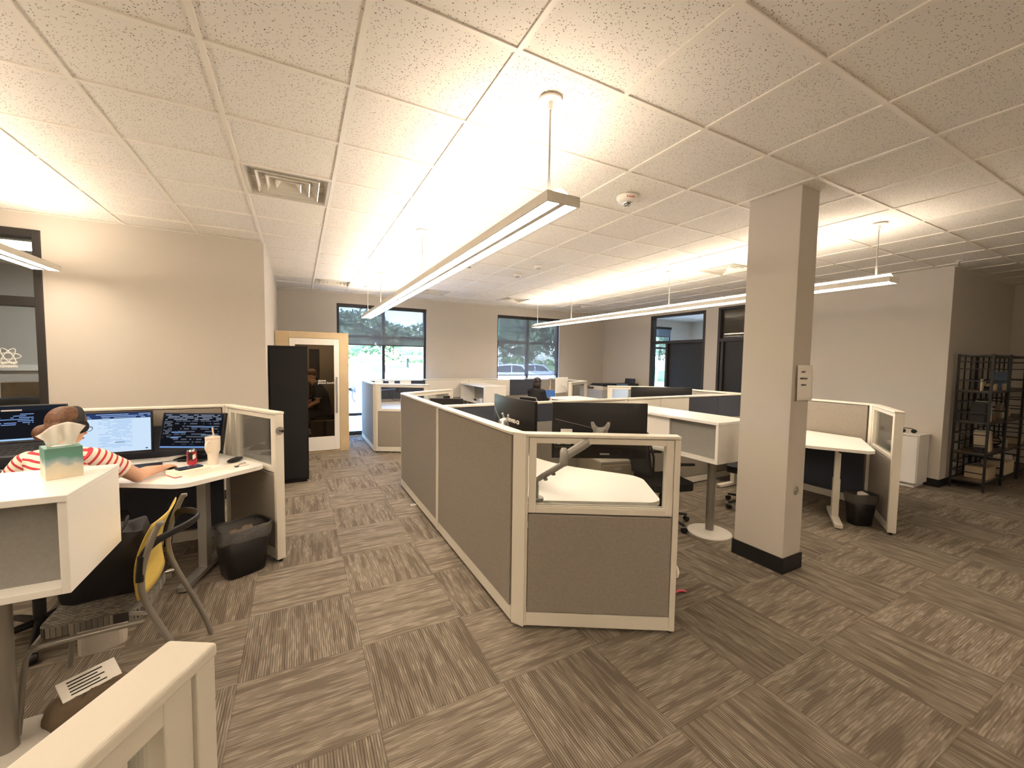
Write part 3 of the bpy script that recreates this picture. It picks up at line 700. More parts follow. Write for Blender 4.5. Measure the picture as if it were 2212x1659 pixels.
facing(t, 1.725, 2.035, 1.215, (-.468, -.884))
monitor_body(t, .615, .362, .0); vesa(t, .034); back_marks(t, .61, .036)
st = MB(); st.tube([(.29, .0185, .075), (.22, .029, .060), (.15, .0335, .045), (.05, .0355, .02), (-.05, .0358, .0)], .0012, 6); st.build('seam_line', M_silverd, t)
pt = MB(); pt.box(-.14, .0, .030, .036, -.150, -.120); pt.build('port_recess', M_blackm, t); MB().box(-.06, .0, .034, .044, -.150, -.140).build('video_plug', M_silver, t)
MB().box(.155, .23, .005, .009, -.02+.01, .03).build('sticker', M_paper, t) if False else None
t = thing('monitor', 'black curved monitor seen at an angle from behind, left of the other one', 'monitor', (1.46, 2.70, 1.20))
facing(t, 1.455, 2.71, 1.20, (-1, .035))
monitor_body(t, .70, .362, .035); vesa(t, .068)
sw = MB()
def swoosh(u, v):
    x = .33-.66*u; z = .13-.235*math.sin(u*math.pi*.5)**1.0*1.0 + (v-.5)*.020*math.sin(math.pi*min(1, u*1.02)); xx = x/.35
    return (x, .0165+.035*(1-xx*xx)+.022*max(0, 1-abs(xx)**3)+.004, z)
sw.grid(swoosh, 24, 1); sw.build('chrome_swoosh', M_silver, t)
text('NEWBD-CB', .036, 'model_sticker_lettering', M_paper, t, Matrix.Translation((-.135, .0705, .020)) @ Matrix.Rotation(R(180),4,'Z') @ Matrix.Rotation(R(90),4,'X'), .0006, bold=.0014)

# ---------------------------------------------------------------- monitor arms
def ray(px, py, d):
    v = CF + CR*((px-1106)/FPX) - CU*((py-829.5)/FPX); v = v*d; return Vector((v.x, v.y, v.z+EYE))
def onz(px, py, z):
    v = CF + CR*((px-1106)/FPX) - CU*((py-829.5)/FPX); v = v*((z-EYE)/v.z); return Vector((v.x, v.y, z))
bx, by = 1.335, 2.175
t = thing('screen_support', 'silver sprung monitor arm clamped to the bare desk behind the glazed panel', 'monitor arm', (bx, by, .765))
MB().prism(rrect(-.05, .05, -.042, .042, .035), 0, .022).build('base', M_silver, t, bevel=.006)
c = MB().lathe([(.020, .0), (.020, .10), (.017, .115)], n=20); c.build('pivot_post', M_silver, t)
el = ray(1218, 985, 2.30)-Vector((bx, by, .765)); low0 = Vector((0, 0, .115)); low1 = Vector((el.x, el.y, el.z-.045))
MB().tube([low0, low0+Vector((.01, .0, .02)), low0*.7+low1*.3+Vector((0, 0, .012)), low1], [(.014, .017), (.016, .019), (.018, .021), (.017, .02)], 12, up=(0, 0, 1)).build('lower_arm', M_silver, t)
k = MB()
for q in (.38, .66):
    p = low0*(1-q)+low1*q; k.box(p.x-.010, p.x+.010, p.y-.008, p.y+.008, p.z-.026, p.z-.012)
k.build('cable_clip', M_silverd, t)
MB().lathe([(.021, -.055), (.023, -.045), (.023, .03), (.015, .045)], (el.x, el.y, el.z), 20).build('elbow_joint', M_silver, t)
br = MON_B.location + Vector((-.468, -.884, 0))*.095 - Vector((bx, by, .765)); 
u0 = el+Vector((.012, .008, -.005))
MB().tube([u0, u0*.5+br*.5, br], [(.030, .018), (.032, .018), (.024, .016)], 8, up=(0, 0, 1)).build('upper_arm', M_silver, t)
MB().lathe([(.016, -.03), (.018, .03)], (br.x, br.y, br.z), 16).build('head_joint', M_silver, t)
t = thing('screen_support', 'silver monitor arm holding the left curved monitor, mostly hidden by the side panel', 'monitor arm', (1.30, 2.50, .765))
MB().prism(rrect(-.04, .04, -.05, .05, .03), 0, .022).build('base', M_silver, t, bevel=.005)
MB().lathe([(.018, .0), (.018, .22)], n=18).build('pivot_post', M_silver, t)
MB().tube([(0, 0, .21), (.0, .10, .30), (.055, .20, .43)], .022, 12).build('upper_arm', M_silver, t)

# ================================================================ PEOPLE
def V(*a): return Vector(a)
def bez(a, b, c, n=6): return [a*(1-t)**2+b*2*t*(1-t)+c*t*t for t in [i/n for i in range(n+1)]]
def hand(mb, wrist, d, up, side, curl=.5, T=None):
    """palm, four unequal bent fingers and a thumb; d: along the hand, up: back of the hand, side: thumb direction"""
    d = d.normalized(); up = (up-d*up.dot(d)).normalized(); s = side; lat = d.cross(up)*s
    mb.tube([wrist, wrist+d*.03, wrist+d*.065, wrist+d*.088], [(.017, .024), (.016, .034), (.014, .040), (.010, .037)], 12, up=tuple(up))
    for k, (o, L) in enumerate(((-.029, .060), (-.010, .075), (.010, .080), (.029, .072))):
        p0 = wrist+d*.075-lat*o*-1; c = curl
        p1 = p0+(d*math.cos(c*.6)-up*math.sin(c*.6))*L*.45
        p2 = p1+(d*math.cos(c*1.3)-up*math.sin(c*1.3))*L*.30
        p3 = p2+(d*math.cos(c*1.8)-up*math.sin(c*1.8))*L*.25
        mb.tube([p0, p1, p2, p3], [.0088, .0085, .0078, .0062], 8)
    t0 = wrist+d*.025+lat*.024; t1 = t0+(d*.5+lat*.75-up*.2).normalized()*.035; t2 = t1+(d*.9+lat*.3-up*.3).normalized()*.03
    mb.tube([t0, t1, t2], [.0115, .0100, .0080], 8)
def head(mb, c, fwd, up):
    """adds a head at c (centre), returns its frame"""
    F = frame(c, fwd.cross(up)*1.0, up)      # local x: right of the face, local y: forward? (z up)
    y = F.to_3x3() @ V(0, 1, 0)
    if y.dot(fwd) < 0: F = frame(c, -(fwd.cross(up)), up)
    mb.ell((0, -.008, .018), (.076, .094, .100), 20, 14, T=F)
    mb.ell((0, .020, -.045), (.056, .066, .062), 16, 10, T=F)
    mb.tube([F @ V(0, .083, .02), F @ V(0, .100, -.012), F @ V(0, .088, -.024)], [.008, .013, .009], 8)
    for s in (-1, 1): mb.ell((s*.077, -.004, -.004), (.010, .018, .030), 10, 8, T=F)
    return F
def face_parts(F, t, off, hair_col):
    for s in (-1, 1):
        MB().ell((s*.030, .082, .018), (.011, .009, .008), 10, 8, T=off @ F).build('eye', mat('eye_white', (225, 222, 215), .3), t)
    MB().tube([F @ V(-.022, .083, -.052), F @ V(0, .090, -.050), F @ V(.022, .083, -.052)], .005, 8).build('mouth', mat('lips', (168, 100, 88), .5), t)
def place(o, loc):       # world-space mesh hung under a thing standing at loc
    o.data.transform(Matrix.Translation(-Vector(loc))); return o

# ---- seated person in stripes at the left desk
loc = Vector((-1.36, 3.36, 0))
P1 = thing('person', 'person in headphones and a red striped shirt, bent over the left desk', 'person', loc)
fw = V(.30, .95, 0).normalized(); rt = V(.95, -.30, 0).normalized(); up = V(0, 0, 1)
hip = loc+V(0, 0, .52); chest = loc+fw*.10+V(.03, 0, .86); SC = V(-1.31, 3.52, 1.005); neck = V(-1.315, 3.585, 1.065); hc = V(-1.325, 3.635, 1.185)
hup = (up*.86+fw*.42-rt*.05).normalized(); hfw = (fw*.9+rt*.25); hfw = (hfw-hup*hfw.dot(hup)).normalized()
RS = SC+rt*.175+V(0, 0, -.01); LS = SC-rt*.185+V(0, 0, -.02)
EL = V(-.985, 3.595, .840); WR = V(-.905, 3.80, .832)
ELl = V(-1.60, 3.60, .84); WRl = V(-1.42, 3.86, .825)
b = MB()
b.tube([hip, hip*.5+chest*.5, chest, SC-fw*.0], [(.12, .17), (.105, .15), (.115, .165), (.07, .14)], 18, up=tuple(fw))
b.tube([SC+V(0, 0, -.02), neck, hc-hup*.05], [.062, .054, .050], 14)
HF = head(b, hc, hfw, hup)
b.tube([SC+rt*.06, RS, RS*.5+EL*.5+V(.01, 0, .0), EL], [.062, .060, .050, .044], 14); b.tube([EL, EL*.6+WR*.4+V(0, 0, .006), WR], [.044, .040, .026], 14)
b.tube([SC-rt*.06, LS, LS*.5+ELl*.5, ELl], [.062, .060, .050, .044], 14); b.tube([ELl, WRl], [.044, .026], 14)
b.ell(EL, .0455, 18, 12); b.ell(ELl, .0455, 18, 12)
hand(b, WR, V(.35, .95, -.02), up, -1, .55); hand(b, WRl, V(.4, .9, -.02), up, 1, .5)
for s in (-1, 1):
    kn = hip+rt*s*.12+fw*.40+V(0, 0, .0); an = kn+V(0, 0, -.41)-fw*.05
    b.tube([hip+rt*s*.08, kn, an], [.085, .062, .042], 14); b.tube([an, an+fw*.16+V(0, 0, -.03)], [.04, .035], 10)
place(b.build('body', M_skin, P1, remesh=.006, smoothit=3), loc)
sh = MB()
sh.tube([hip+V(0, 0, .0), hip*.5+chest*.5, chest, SC-fw*.01+V(0, 0, .0), SC+V(.0, .02, .045)], [(.14, .19), (.125, .172), (.135, .190), (.095, .180), (.06, .08)], 24, up=tuple(fw))
sh.tube([LS*.9+SC*.1, SC+V(0,0,.015), RS*.9+SC*.1], [.070, .078, .070], 18); sh.tube([SC, neck-V(0,0,.012)], [.085, .066], 16)
place(sh.build('shirt', stripes_mat('striped_shirt', (.10, .0, 1), .036, .3), P1, remesh=.009, smoothit=4), loc)
for nm, a, e, q in (('sleeve', RS, EL, .62), ('sleeve', LS, ELl, .62)):
    s = MB(); s.tube([a-(e-a)*.26+V(0, 0, .004), a-(e-a)*.08+V(0, 0, .003), a+(e-a)*.1, a*(1-q)+e*q], [.050, .068, .072, .066], 20)
    dirn = (e-a).normalized(); place(s.build(nm, stripes_mat('sleeve_stripes', dirn, .034, .45), P1), loc)
tr_ = MB()
tr_.tube([hip+V(0, 0, .06), hip+V(0, 0, -.06)], [(.14, .19), (.13, .18)], 20, up=tuple(fw))
for s in (-1, 1):
    kn = hip+rt*s*.12+fw*.40; an = kn+V(0, 0, -.41)-fw*.05; tr_.tube([hip+rt*s*.09, kn, an+V(0, 0, .04)], [.10, .075, .06], 16)
place(tr_.build('trousers', M_blackfab, P1, remesh=.012, smoothit=3), loc)
hr = MB(); hr.ell((0, -.022, .040), (.086, .100, .097), 24, 16, T=HF); hr.ell((0, -.060, -.02), (.070, .055, .070), 18, 12, T=HF)
hr.ell((-.045, -.095, -.050), (.042, .045, .050), 16, 10, T=HF)
for k in range(0):
    a = random.uniform(0, 6.28); ph = random.uniform(.1, 1.5); p = V(.084*math.sin(ph)*math.cos(a), -.022+.098*math.sin(ph)*math.sin(a), .040+.095*math.cos(ph))
    q = p+V(random.uniform(-.01, .01), -.03, -.012); hr.tube([HF @ p, HF @ q], .0045, 5)
place(hr.build('hair', mat('brown_hair', (98, 66, 42), .6, nscale=60, nvar=.4, bump=.6, bscale=180), P1, remesh=.005, smoothit=2), loc)
face_parts(HF, P1, Matrix.Translation(-loc), None)
for c in [c for c in P1.children if c.name.startswith('mouth')]: place(c, loc)
hp = MB(); pts = [HF @ V(.103*math.cos(R(a)), -.012, .018+.116*math.sin(R(a))) for a in range(0, 181, 12)]
hp.tube(pts, [(.005, .016)]*len(pts), 10, up=tuple(HF.to_3x3() @ V(0, 0, 1)) if False else None)
H1 = place(hp.build('headphone_band', M_blackm, P1), loc)
for s in (-1, 1):
    place(MB().tube([HF @ V(s*.078, -.006, -.008), HF @ V(s*.090, -.006, -.008), HF @ V(s*.112, -.006, -.008), HF @ V(s*.118, -.006, -.008)], [.040, .046, .042, .03], 20).build('ear_cup', M_blackm, P1), loc)
gl = MB()
for s in (-1, 1):
    gl.tube([HF @ V(s*.030+.021*math.cos(R(a)), .098, .012+.017*math.sin(R(a))) for a in range(0, 360, 30)], .0016, 6, closed=True); gl.tube([HF @ V(s*.052, .097, .016), HF @ V(s*.080, .0, .014)], .0016, 6)
gl.tube([HF @ V(-.009, .099, .014), HF @ V(.009, .099, .014)], .0016, 6)
place(gl.build('glasses', M_black, P1), loc)

# ---- office chairs
def office_chair(loc, rz, label, backm, framem, h=.46, arms=True, base=True, bh=.98):
    """faces local +y"""
    t = thing('office_chair', label, 'chair', loc, rz, 'office chairs')
    MB().prism(rrect(-.24, .24, -.23, .23, .08), h-.05, h+.02).build('seat', M_blackfab, t, bevel=.02, seg=3)
    MB().grid(lambda u, v: ((u-.5)*.46*(1-.15*v), -.26-.05*v+.05*(1-(2*u-1)**2)*-1, h+.10+(bh-h-.10)*v), 12, 10).build('backrest', backm, t, solid=.025)
    fr = MB(); fr.tube([(-.21, -.24, h+.12), (-.225, -.25, h+.3), (-.20, -.31, bh), (0, -.36, bh+.02), (.20, -.31, bh), (.225, -.25, h+.3), (.21, -.24, h+.12)], .012, 8)
    fr.tube([(0, -.33, h+.35), (0, -.30, h-.0), (0, -.08, h-.07)], .02, 8); fr.build('back_frame', framem, t)
    if arms:
        for s in (-1, 1):
            MB().tube([(s*.22, -.05, h-.03), (s*.29, -.06, h+.05), (s*.29, -.10, h+.20), (s*.285, .0, h+.235), (s*.275, .16, h+.225)], [.012, .013, .014, .016, .014], 8).build('armrest', M_black, t)
    MB().lathe([(.028, .10), (.028, .30), (.018, .30), (.018, h-.04)], n=14).build('gas_lift', M_black, t)
    for k in range(5):
        a = R(72*k+15); c, s = math.cos(a), math.sin(a)
        lg = MB().tube([(0, 0, .10), (c*.16, s*.16, .095), (c*.29, s*.29, .075)], [.024, .018, .013], 8).build('base_arm', M_black, t)
        MB().lathe([(.026, -.02), (.028, 0), (.026, .02)], n=14, T=Tm(c*.29, s*.29, .029, rz=a, rx=R(90))).build('caster', M_black, lg)
    return t
office_chair((-1.36, 3.30, 0), math.atan2(fw.y, fw.x)-math.pi/2, 'black office chair of the person in stripes, its back rail showing over the box shelf', M_blackfab, M_black, h=.44, bh=.93, arms=False)
office_chair((3.31, 2.90, 0), R(-105), 'black office chair behind the glazed panel, under the box shelf', M_blackfab, M_black, h=.45, bh=.98)
office_chair((4.62, 2.75, 0), R(-70), 'black office chair half hidden behind the column, its caster showing by the post', M_blackfab, M_silver, h=.47, bh=.92)

# ---- person with dark hair in the far block
loc = Vector((4.72, 7.80, 0))
P2 = thing('person', 'person with dark bobbed hair in black clothes typing on a laptop in the far cubicle', 'person', loc)
fw = V(.86, .51, 0).normalized(); rt = V(.51, -.86, 0).normalized()
hip = loc+V(0, 0, .52); chest = hip+fw*.05+V(0, 0, .30); SC = chest+fw*.02+V(0, 0, .16); neck = SC+V(0, 0, .06)+fw*.02; hc = neck+V(0, 0, .125)+fw*.035
RS = SC+rt*.165; LS = SC-rt*.165
b = MB(); b.tube([hip, (hip+chest)/2, chest, SC], [(.11, .16), (.10, .14), (.105, .16), (.065, .13)], 18, up=tuple(fw)); b.tube([SC, neck, hc-V(0,0,.05)], [.055, .048, .046], 12)
HF = head(b, hc, fw, up)
for a, s in ((RS, 1), (LS, -1)):
    e = a+V(0, 0, -.24)+fw*.10+rt*s*.03; w = e+fw*.22+V(0, 0, .06)-rt*s*.05
    b.tube([SC+rt*s*.05, a, e, w], [.055, .05, .04, .025], 12); hand(b, w, fw+V(0, 0, -.1), up, -s, .4)
    kn = hip+rt*s*.11+fw*.40; an = kn+V(0, 0, -.40); b.tube([hip+rt*s*.08, kn, an], [.08, .06, .04], 12); b.tube([an, an+fw*.16+V(0,0,-.04)], [.04, .035], 10)
place(b.build('body', M_skin, P2, remesh=.008, smoothit=3), loc)
c = MB(); c.tube([hip-V(0,0,.05), (hip+chest)/2, chest, SC+V(0,0,.0), SC+V(0,0,.05)], [(.13, .18), (.125, .165), (.13, .18), (.09, .17), (.06, .07)], 20, up=tuple(fw))
for a, s in ((RS, 1), (LS, -1)):
    e = a+V(0, 0, -.24)+fw*.10+rt*s*.03; w = e+fw*.22+V(0, 0, .06)-rt*s*.05; c.tube([SC+rt*s*.05, a, e, e*.2+w*.8], [.07, .066, .055, .042], 14)
    kn = hip+rt*s*.11+fw*.40; an = kn+V(0, 0, -.36); c.tube([hip+rt*s*.08, kn, an], [.1, .075, .06], 12)
place(c.build('clothes', M_blackfab, P2, remesh=.012, smoothit=3), loc)
hr = MB(); hr.ell((0, -.020, .035), (.092, .104, .100), 22, 14, T=HF); hr.ell((0, -.040, -.045), (.104, .088, .100), 20, 12, T=HF)
place(hr.build('hair', mat('dark_hair', (42, 32, 28), .5, nscale=60, nvar=.3, bump=.5, bscale=180), P2, remesh=.008, smoothit=2), loc)
face_parts(HF, P2, Matrix.Translation(-loc), None)
for c in [c for c in P2.children if c.name.startswith('mouth')]: place(c, loc)
office_chair((4.70, 7.78, 0), math.atan2(fw.y, fw.x)-math.pi/2, 'office chair with a pale curved back frame under the dark haired person', M_blackfab, M_silver, h=.45, bh=.86, arms=False)

# ================================================================ TALL CABINET AND PHONE BOOTH
t = thing('tall_cabinet', 'tall plain black cabinet standing against the left corner wall, in front of the phone booth', 'cabinet', (-.118, 6.22, 0))
MB().box(-.222, .225, -.22, .22, .03, 1.795).build('body', M_blackm, t, bevel=.004)
MB().box(-.20, .20, -.20, .20, 0, .03).build('plinth', M_black, t)
MB().box(-.226, .229, -.224, .224, 1.795, 1.812).build('top_panel', M_blackm, t, bevel=.003)
MB().box(-.205, .21, -.236, -.221, .06, 1.77).build('back_panel', M_blackm, t, bevel=.002)

M_ply = mat('booth_birch', (206, 184, 146), .55, nscale=6, nvar=.06)
M_felt = mat('booth_felt', (132, 116, 96), .95, nscale=30, nvar=.08)
bx0, bx1, by0, by1, bz = -.338, .788, 7.75, 8.75, 2.105
t = thing('phone_booth', 'phone booth with a birch frame, white door and glass, standing by the big window', 'phone booth', (bx0, by0, 0))
def L_(mb): return mb
W_, D_ = bx1-bx0, by1-by0
s = MB(); s.box(0, .045, 0, D_, .0, bz).box(W_-.045, W_, 0, D_, 0, bz).box(.045, W_-.045, D_-.045, D_, 0, bz).box(.045, W_-.045, 0, D_-.045, bz-.05, bz).box(.045, W_-.045, 0, D_-.045, 0, .05)
s.build('shell', M_blackm, t)
f = MB(); f.box(0, .20, -.012, 0, 0, bz).box(W_-.145, W_, -.012, 0, 0, bz).box(.20, W_-.145, -.012, 0, 2.0, bz).box(.20, W_-.145, -.012, 0, 0, .035)
f.box(W_, W_+.004, -.012, D_, 0, bz)
f.build('front_frame', M_ply, t, bevel=.002)
dr = MB(); dx0, dx1 = .205, W_-.152; dr.box(dx0, dx0+.085, -.034, .0, .045, 1.992).box(dx1-.085, dx1, -.034, 0, .045, 1.992).box(dx0+.085, dx1-.085, -.034, 0, 1.885, 1.992).box(dx0+.085, dx1-.085, -.034, 0, .045, .285)
d_ = dr.build('door', M_white, t, bevel=.003)
MB().box(dx0+.08, dx1-.08, -.020, -.014, .28, 1.89).build('glass_pane', M_boothglass, d_)
h = MB(); h.tube([(dx1-.045, -.070, .70), (dx1-.045, -.070, 1.33)], .013, 12)
for z in (.76, 1.27): h.tube([(dx1-.045, -.070, z), (dx1-.045, -.03, z)], .008, 8)
h.build('door_handle', M_silver, d_)
text('alcove\nphone booth', .050, 'door_lettering', M_paper, d_, Tm(.630, -.0205, 1.248, rx=R(90)), .0006, align='LEFT', bold=.001)
MB().box(.05, W_-.05, D_-.06, D_-.046, .05, bz-.05).build('felt_lining', M_felt, t)
MB().box(.046, .060, .02, D_-.06, .05, bz-.05).build('felt_lining', M_felt, t)
MB().box(W_-.060, W_-.046, .02, D_-.06, .05, bz-.05).build('felt_lining', M_felt, t)
MB().box(.06, W_-.06, .02, D_-.06, .05, .058).build('carpet_lining', M_felt, t)
sd_ = MB(); sd_.box(.06, .40, .10, .75, .985, 1.01); sd_.build('booth_desk', M_ply, t, bevel=.003)
MB().box(.52, .70, D_-.075, D_-.062, .75, 1.83).build('booth_window_strip', mat('booth_panel_dark', (26, 27, 32), .2), t)
MB().box(.45, .8, .4, .5, 2.035, 2.05).build('booth_light', emit('booth_led', (1, .85, .65), 14), t)
# stool and person inside
t = thing('bar_stool', 'padded black stool inside the phone booth', 'stool', (.42, 8.25, .058))
MB().prism(rrect(-.24, .24, -.17, .17, .12), .47, .53).build('seat', M_blackfab, t, bevel=.02, seg=3)
MB().prism(rrect(-.23, .23, -.16, .16, .12), .452, .470).build('seat_rim', M_ply, t)
MB().lathe([(.20, 0), (.20, .01), (.03, .03), (.025, .45)], n=28).build('pedestal', M_black, t)
MB().grid(lambda u, v: (.22+.05*v-.03*(1-(2*u-1)**2)*-1, (u-.5)*.34, .52+.42*v), 8, 8).build('backrest', M_blackfab, t, solid=.03)
loc = Vector((.40, 8.25, .058))
P3 = thing('person', 'person in a dark polo shirt sitting inside the phone booth behind its glass door', 'person', loc)
fw = V(-1, -.12, 0).normalized(); rt = V(-.12, 1, 0).normalized()*1.0
hip = loc+V(0, 0, .60); chest = hip+fw*.06+V(0, 0, .32); SC = chest+fw*.05+V(0, 0, .17); neck = SC+V(0, 0, .06)+fw*.04; hc = neck+V(0, 0, .12)+fw*.06
b = MB(); b.tube([hip, (hip+chest)/2, chest, SC], [(.13, .17), (.13, .16), (.13, .18), (.07, .14)], 18, up=tuple(fw)); b.tube([SC, neck, hc-V(0,0,.05)], [.062, .056, .055], 12)
hf2 = (fw+V(0, 0, -.22)).normalized(); HF = head(b, hc, hf2, (up-hf2*up.dot(hf2)).normalized())
shp = MB(); shp.tube([hip, (hip+chest)/2, chest, SC, SC+V(0,0,.05)], [(.15, .19), (.15, .18), (.15, .2), (.095, .18), (.06, .07)], 20, up=tuple(fw))
trp = MB(); trp.tube([hip+V(0,0,.03), hip-V(0,0,.05)], [(.15, .19), (.13, .18)], 16, up=tuple(fw))
shoes = []
trim = MB()
for s in (-1, 1):
    a = SC+rt*s*.18; e = a+V(0, 0, -.27)+fw*.02+rt*s*.02; w = e+fw*.20+V(0, 0, -.10)
    b.tube([SC+rt*s*.06, a, e, w], [.062, .055, .043, .028], 12); hand(b, w, fw+V(0, 0, -.15), up, s, .5)
    shp.tube([SC+rt*s*.05, a, a*.25+e*.75], [.08, .076, .064], 16)
    trim.tube([a*.24+e*.76, a*.20+e*.80], .066, 16)
    kn = hip+rt*s*.12+fw*.36+V(0, 0, .0); an = kn+V(0, 0, -.34)+fw*-.10
    if s == -1: kn = hip+rt*s*.10+fw*.34+V(0, 0, -.03); an = kn+V(0, 0, -.28)+fw*-.06
    b.tube([hip+rt*s*.08, kn, an], [.085, .062, .042], 12); trp.tube([hip+rt*s*.09, kn, an+V(0, 0, .03)], [.105, .078, .058], 14)
    so_ = MB(); so_.tube([an-fw*.05+V(0, 0, -.03), an+fw*.06+V(0, 0, -.05), an+fw*.20+V(0, 0, -.075)], [(.048, .042), (.045, .045), (.028, .038)], 14, up=(0, 0, 1)); shoes.append(so_)
place(b.build('body', M_skin, P3, remesh=.008, smoothit=3), loc); place(shp.build('shirt', mat('navy_polo', (24, 24, 30), .9), P3, remesh=.01, smoothit=3), loc)
place(trim.build('sleeve_trim', M_paper, P3), loc); place(trp.build('trousers', M_blackfab, P3, remesh=.012, smoothit=3), loc)
for so_ in shoes: place(so_.build('shoe', mat('grey_trainer', (150, 148, 145), .7), P3), loc)
hr = MB(); hr.ell((0, -.022, .045), (.083, .098, .090), 22, 14, T=HF)
place(hr.build('hair', mat('brown_hair', (0,0,0)), P3, remesh=.008, smoothit=2), loc); face_parts(HF, P3, Matrix.Translation(-loc), None)
for c in [c for c in P3.children if c.name.startswith('mouth')]: place(c, loc)
gl = MB()
for s in (-1, 1):
    gl.tube([HF @ V(s*.030+.021*math.cos(R(a)), .098, .012+.017*math.sin(R(a))) for a in range(0, 360, 30)], .002, 6, closed=True); gl.tube([HF @ V(s*.052, .097, .016), HF @ V(s*.080, .0, .014)], .002, 6)
place(gl.build('glasses', M_black, P3), loc)

# ================================================================ LEFT DESK THINGS
DZ = .792
def screenmat(name, base, rows, glow=1.0):
    """a lit display: rows = (y0, y1, x0, x1, colour, broken) in 0..1 of the screen, drawn as procedural bands"""
    mt = bpy.data.materials.new(name); mt.use_nodes = True; n = mt.node_tree.nodes; l = mt.node_tree.links; n.clear()
    tc = n.new('ShaderNodeTexCoord'); sp = n.new('ShaderNodeSeparateXYZ'); l.new(tc.outputs['UV'], sp.inputs[0])
    def M(op, a, b):
        k = n.new('ShaderNodeMath'); k.operation = op
        for i, v in enumerate((a, b)):
            if isinstance(v, (int, float)): k.inputs[i].default_value = v
            else: l.new(v, k.inputs[i])
        return k.outputs[0]
    col = None; last = n.new('ShaderNodeRGB'); last.outputs[0].default_value = lin(base)+(1,); col = last.outputs[0]
    for (y0, y1, x0, x1, c, br) in rows:
        mk = M('MULTIPLY', M('MULTIPLY', M('GREATER_THAN', sp.outputs[1], y0), M('LESS_THAN', sp.outputs[1], y1)), M('MULTIPLY', M('GREATER_THAN', sp.outputs[0], x0), M('LESS_THAN', sp.outputs[0], x1)))
        if br:      # lines of broken text
            rowf = M('FLOORED_MODULO', M('MULTIPLY', sp.outputs[1], br), 1.0); mk = M('MULTIPLY', mk, M('LESS_THAN', rowf, .45))
            cb = n.new('ShaderNodeCombineXYZ'); l.new(M('MULTIPLY', sp.outputs[0], 9), cb.inputs[0]); l.new(M('MULTIPLY', M('FLOOR', M('MULTIPLY', sp.outputs[1], br), 0), 3.7), cb.inputs[1])
            nz = n.new('ShaderNodeTexNoise'); nz.inputs['Scale'].default_value = 1; nz.inputs['Detail'].default_value = 3; l.new(cb.outputs[0], nz.inputs['Vector'])
            mk = M('MULTIPLY', mk, M('GREATER_THAN', nz.outputs[0], .47))
        mx = n.new('ShaderNodeMix'); mx.data_type = 'RGBA'; l.new(mk, mx.inputs['Factor']); l.new(col, mx.inputs['A']); mx.inputs['B'].default_value = lin(c)+(1,); col = mx.outputs['Result']
    e = n.new('ShaderNodeEmission'); e.inputs[1].default_value = glow*.31; l.new(col, e.inputs[0]); o = n.new('ShaderNodeOutputMaterial'); l.new(e.outputs[0], o.inputs[0])
    return mt
def flatscreen(t, w, h, m_, y=0, name='display'):
    mb = MB().quad((-w/2, y, -h/2), (w/2, y, -h/2), (w/2, y, h/2), (-w/2, y, h/2)); o = mb.build(name, m_, t)
    uv = o.data.uv_layers.new(name='UVMap')
    for i, c in enumerate(((0, 0), (1, 0), (1, 1), (0, 1))): uv.data[i].uv = c
    return o
WHT = (205, 228, 250); BLU = (120, 160, 220)
def deskmonitor(label, c, dirn, w, h, tilt, smat, stand=True):
    t = thing('monitor', label, 'monitor', c); t.rotation_euler = (tilt, 0, math.atan2(dirn[1], dirn[0])+math.pi/2)   # screen (-y) faces dirn
    MB().box(-w/2, w/2, 0, .035, -h/2, h/2).build('housing', M_black, t, bevel=.004)
    flatscreen(t, w-.022, h-.034, smat, -.0015).location = (0, 0, .006)
    if stand:
        d = c[2]-DZ; s = MB()
        s.tube([(0, .05, 0), (0, .075, -.06), (0, .085, -d+.015)], .018, 10); s.build('stand', M_black, t)
        MB().box(-.11, .11, -.01, .15, -d+.004, -d+.015).build('stand_foot', M_black, t, bevel=.003)
    return t
deskmonitor('monitor showing a bright white document', (-1.375, 4.30, 1.035), (.05, -1), .60, .345, R(-3),
    screenmat('document_screen', WHT, [(.86, 1, 0, 1, (44, 60, 104), 0), (.86, 1, 0, 1, (150, 180, 225), 24), (.12, .84, .46, .80, (168, 200, 240), 26), (.24, .26, .62, .72, (110, 130, 160), 0), (.04, .07, .94, .965, (60, 80, 110), 0)], 1.05))
deskmonitor('monitor with a dark editor window standing behind the pale tumbler', (-.79, 4.18, 1.035), (-.42, -.91), .50, .315, R(-13),
    screenmat('dark_app_screen', (20, 22, 28), [(.90, 1, 0, 1, (36, 40, 50), 0), (.80, .98, .03, .97, (150, 160, 180), 22), (.30, .78, .02, .16, (120, 126, 140), 30), (.60, .63, .48, .86, BLU, 0), (.44, .47, .16, .40, BLU, 0), (.28, .32, .16, .29, BLU, 0), (.36, .39, .66, .92, (120, 150, 170), 0), (.10, .8, .2, .95, (90, 96, 110), 13), (0, .045, 0, 1, (120, 160, 220), 0)], 1.0))
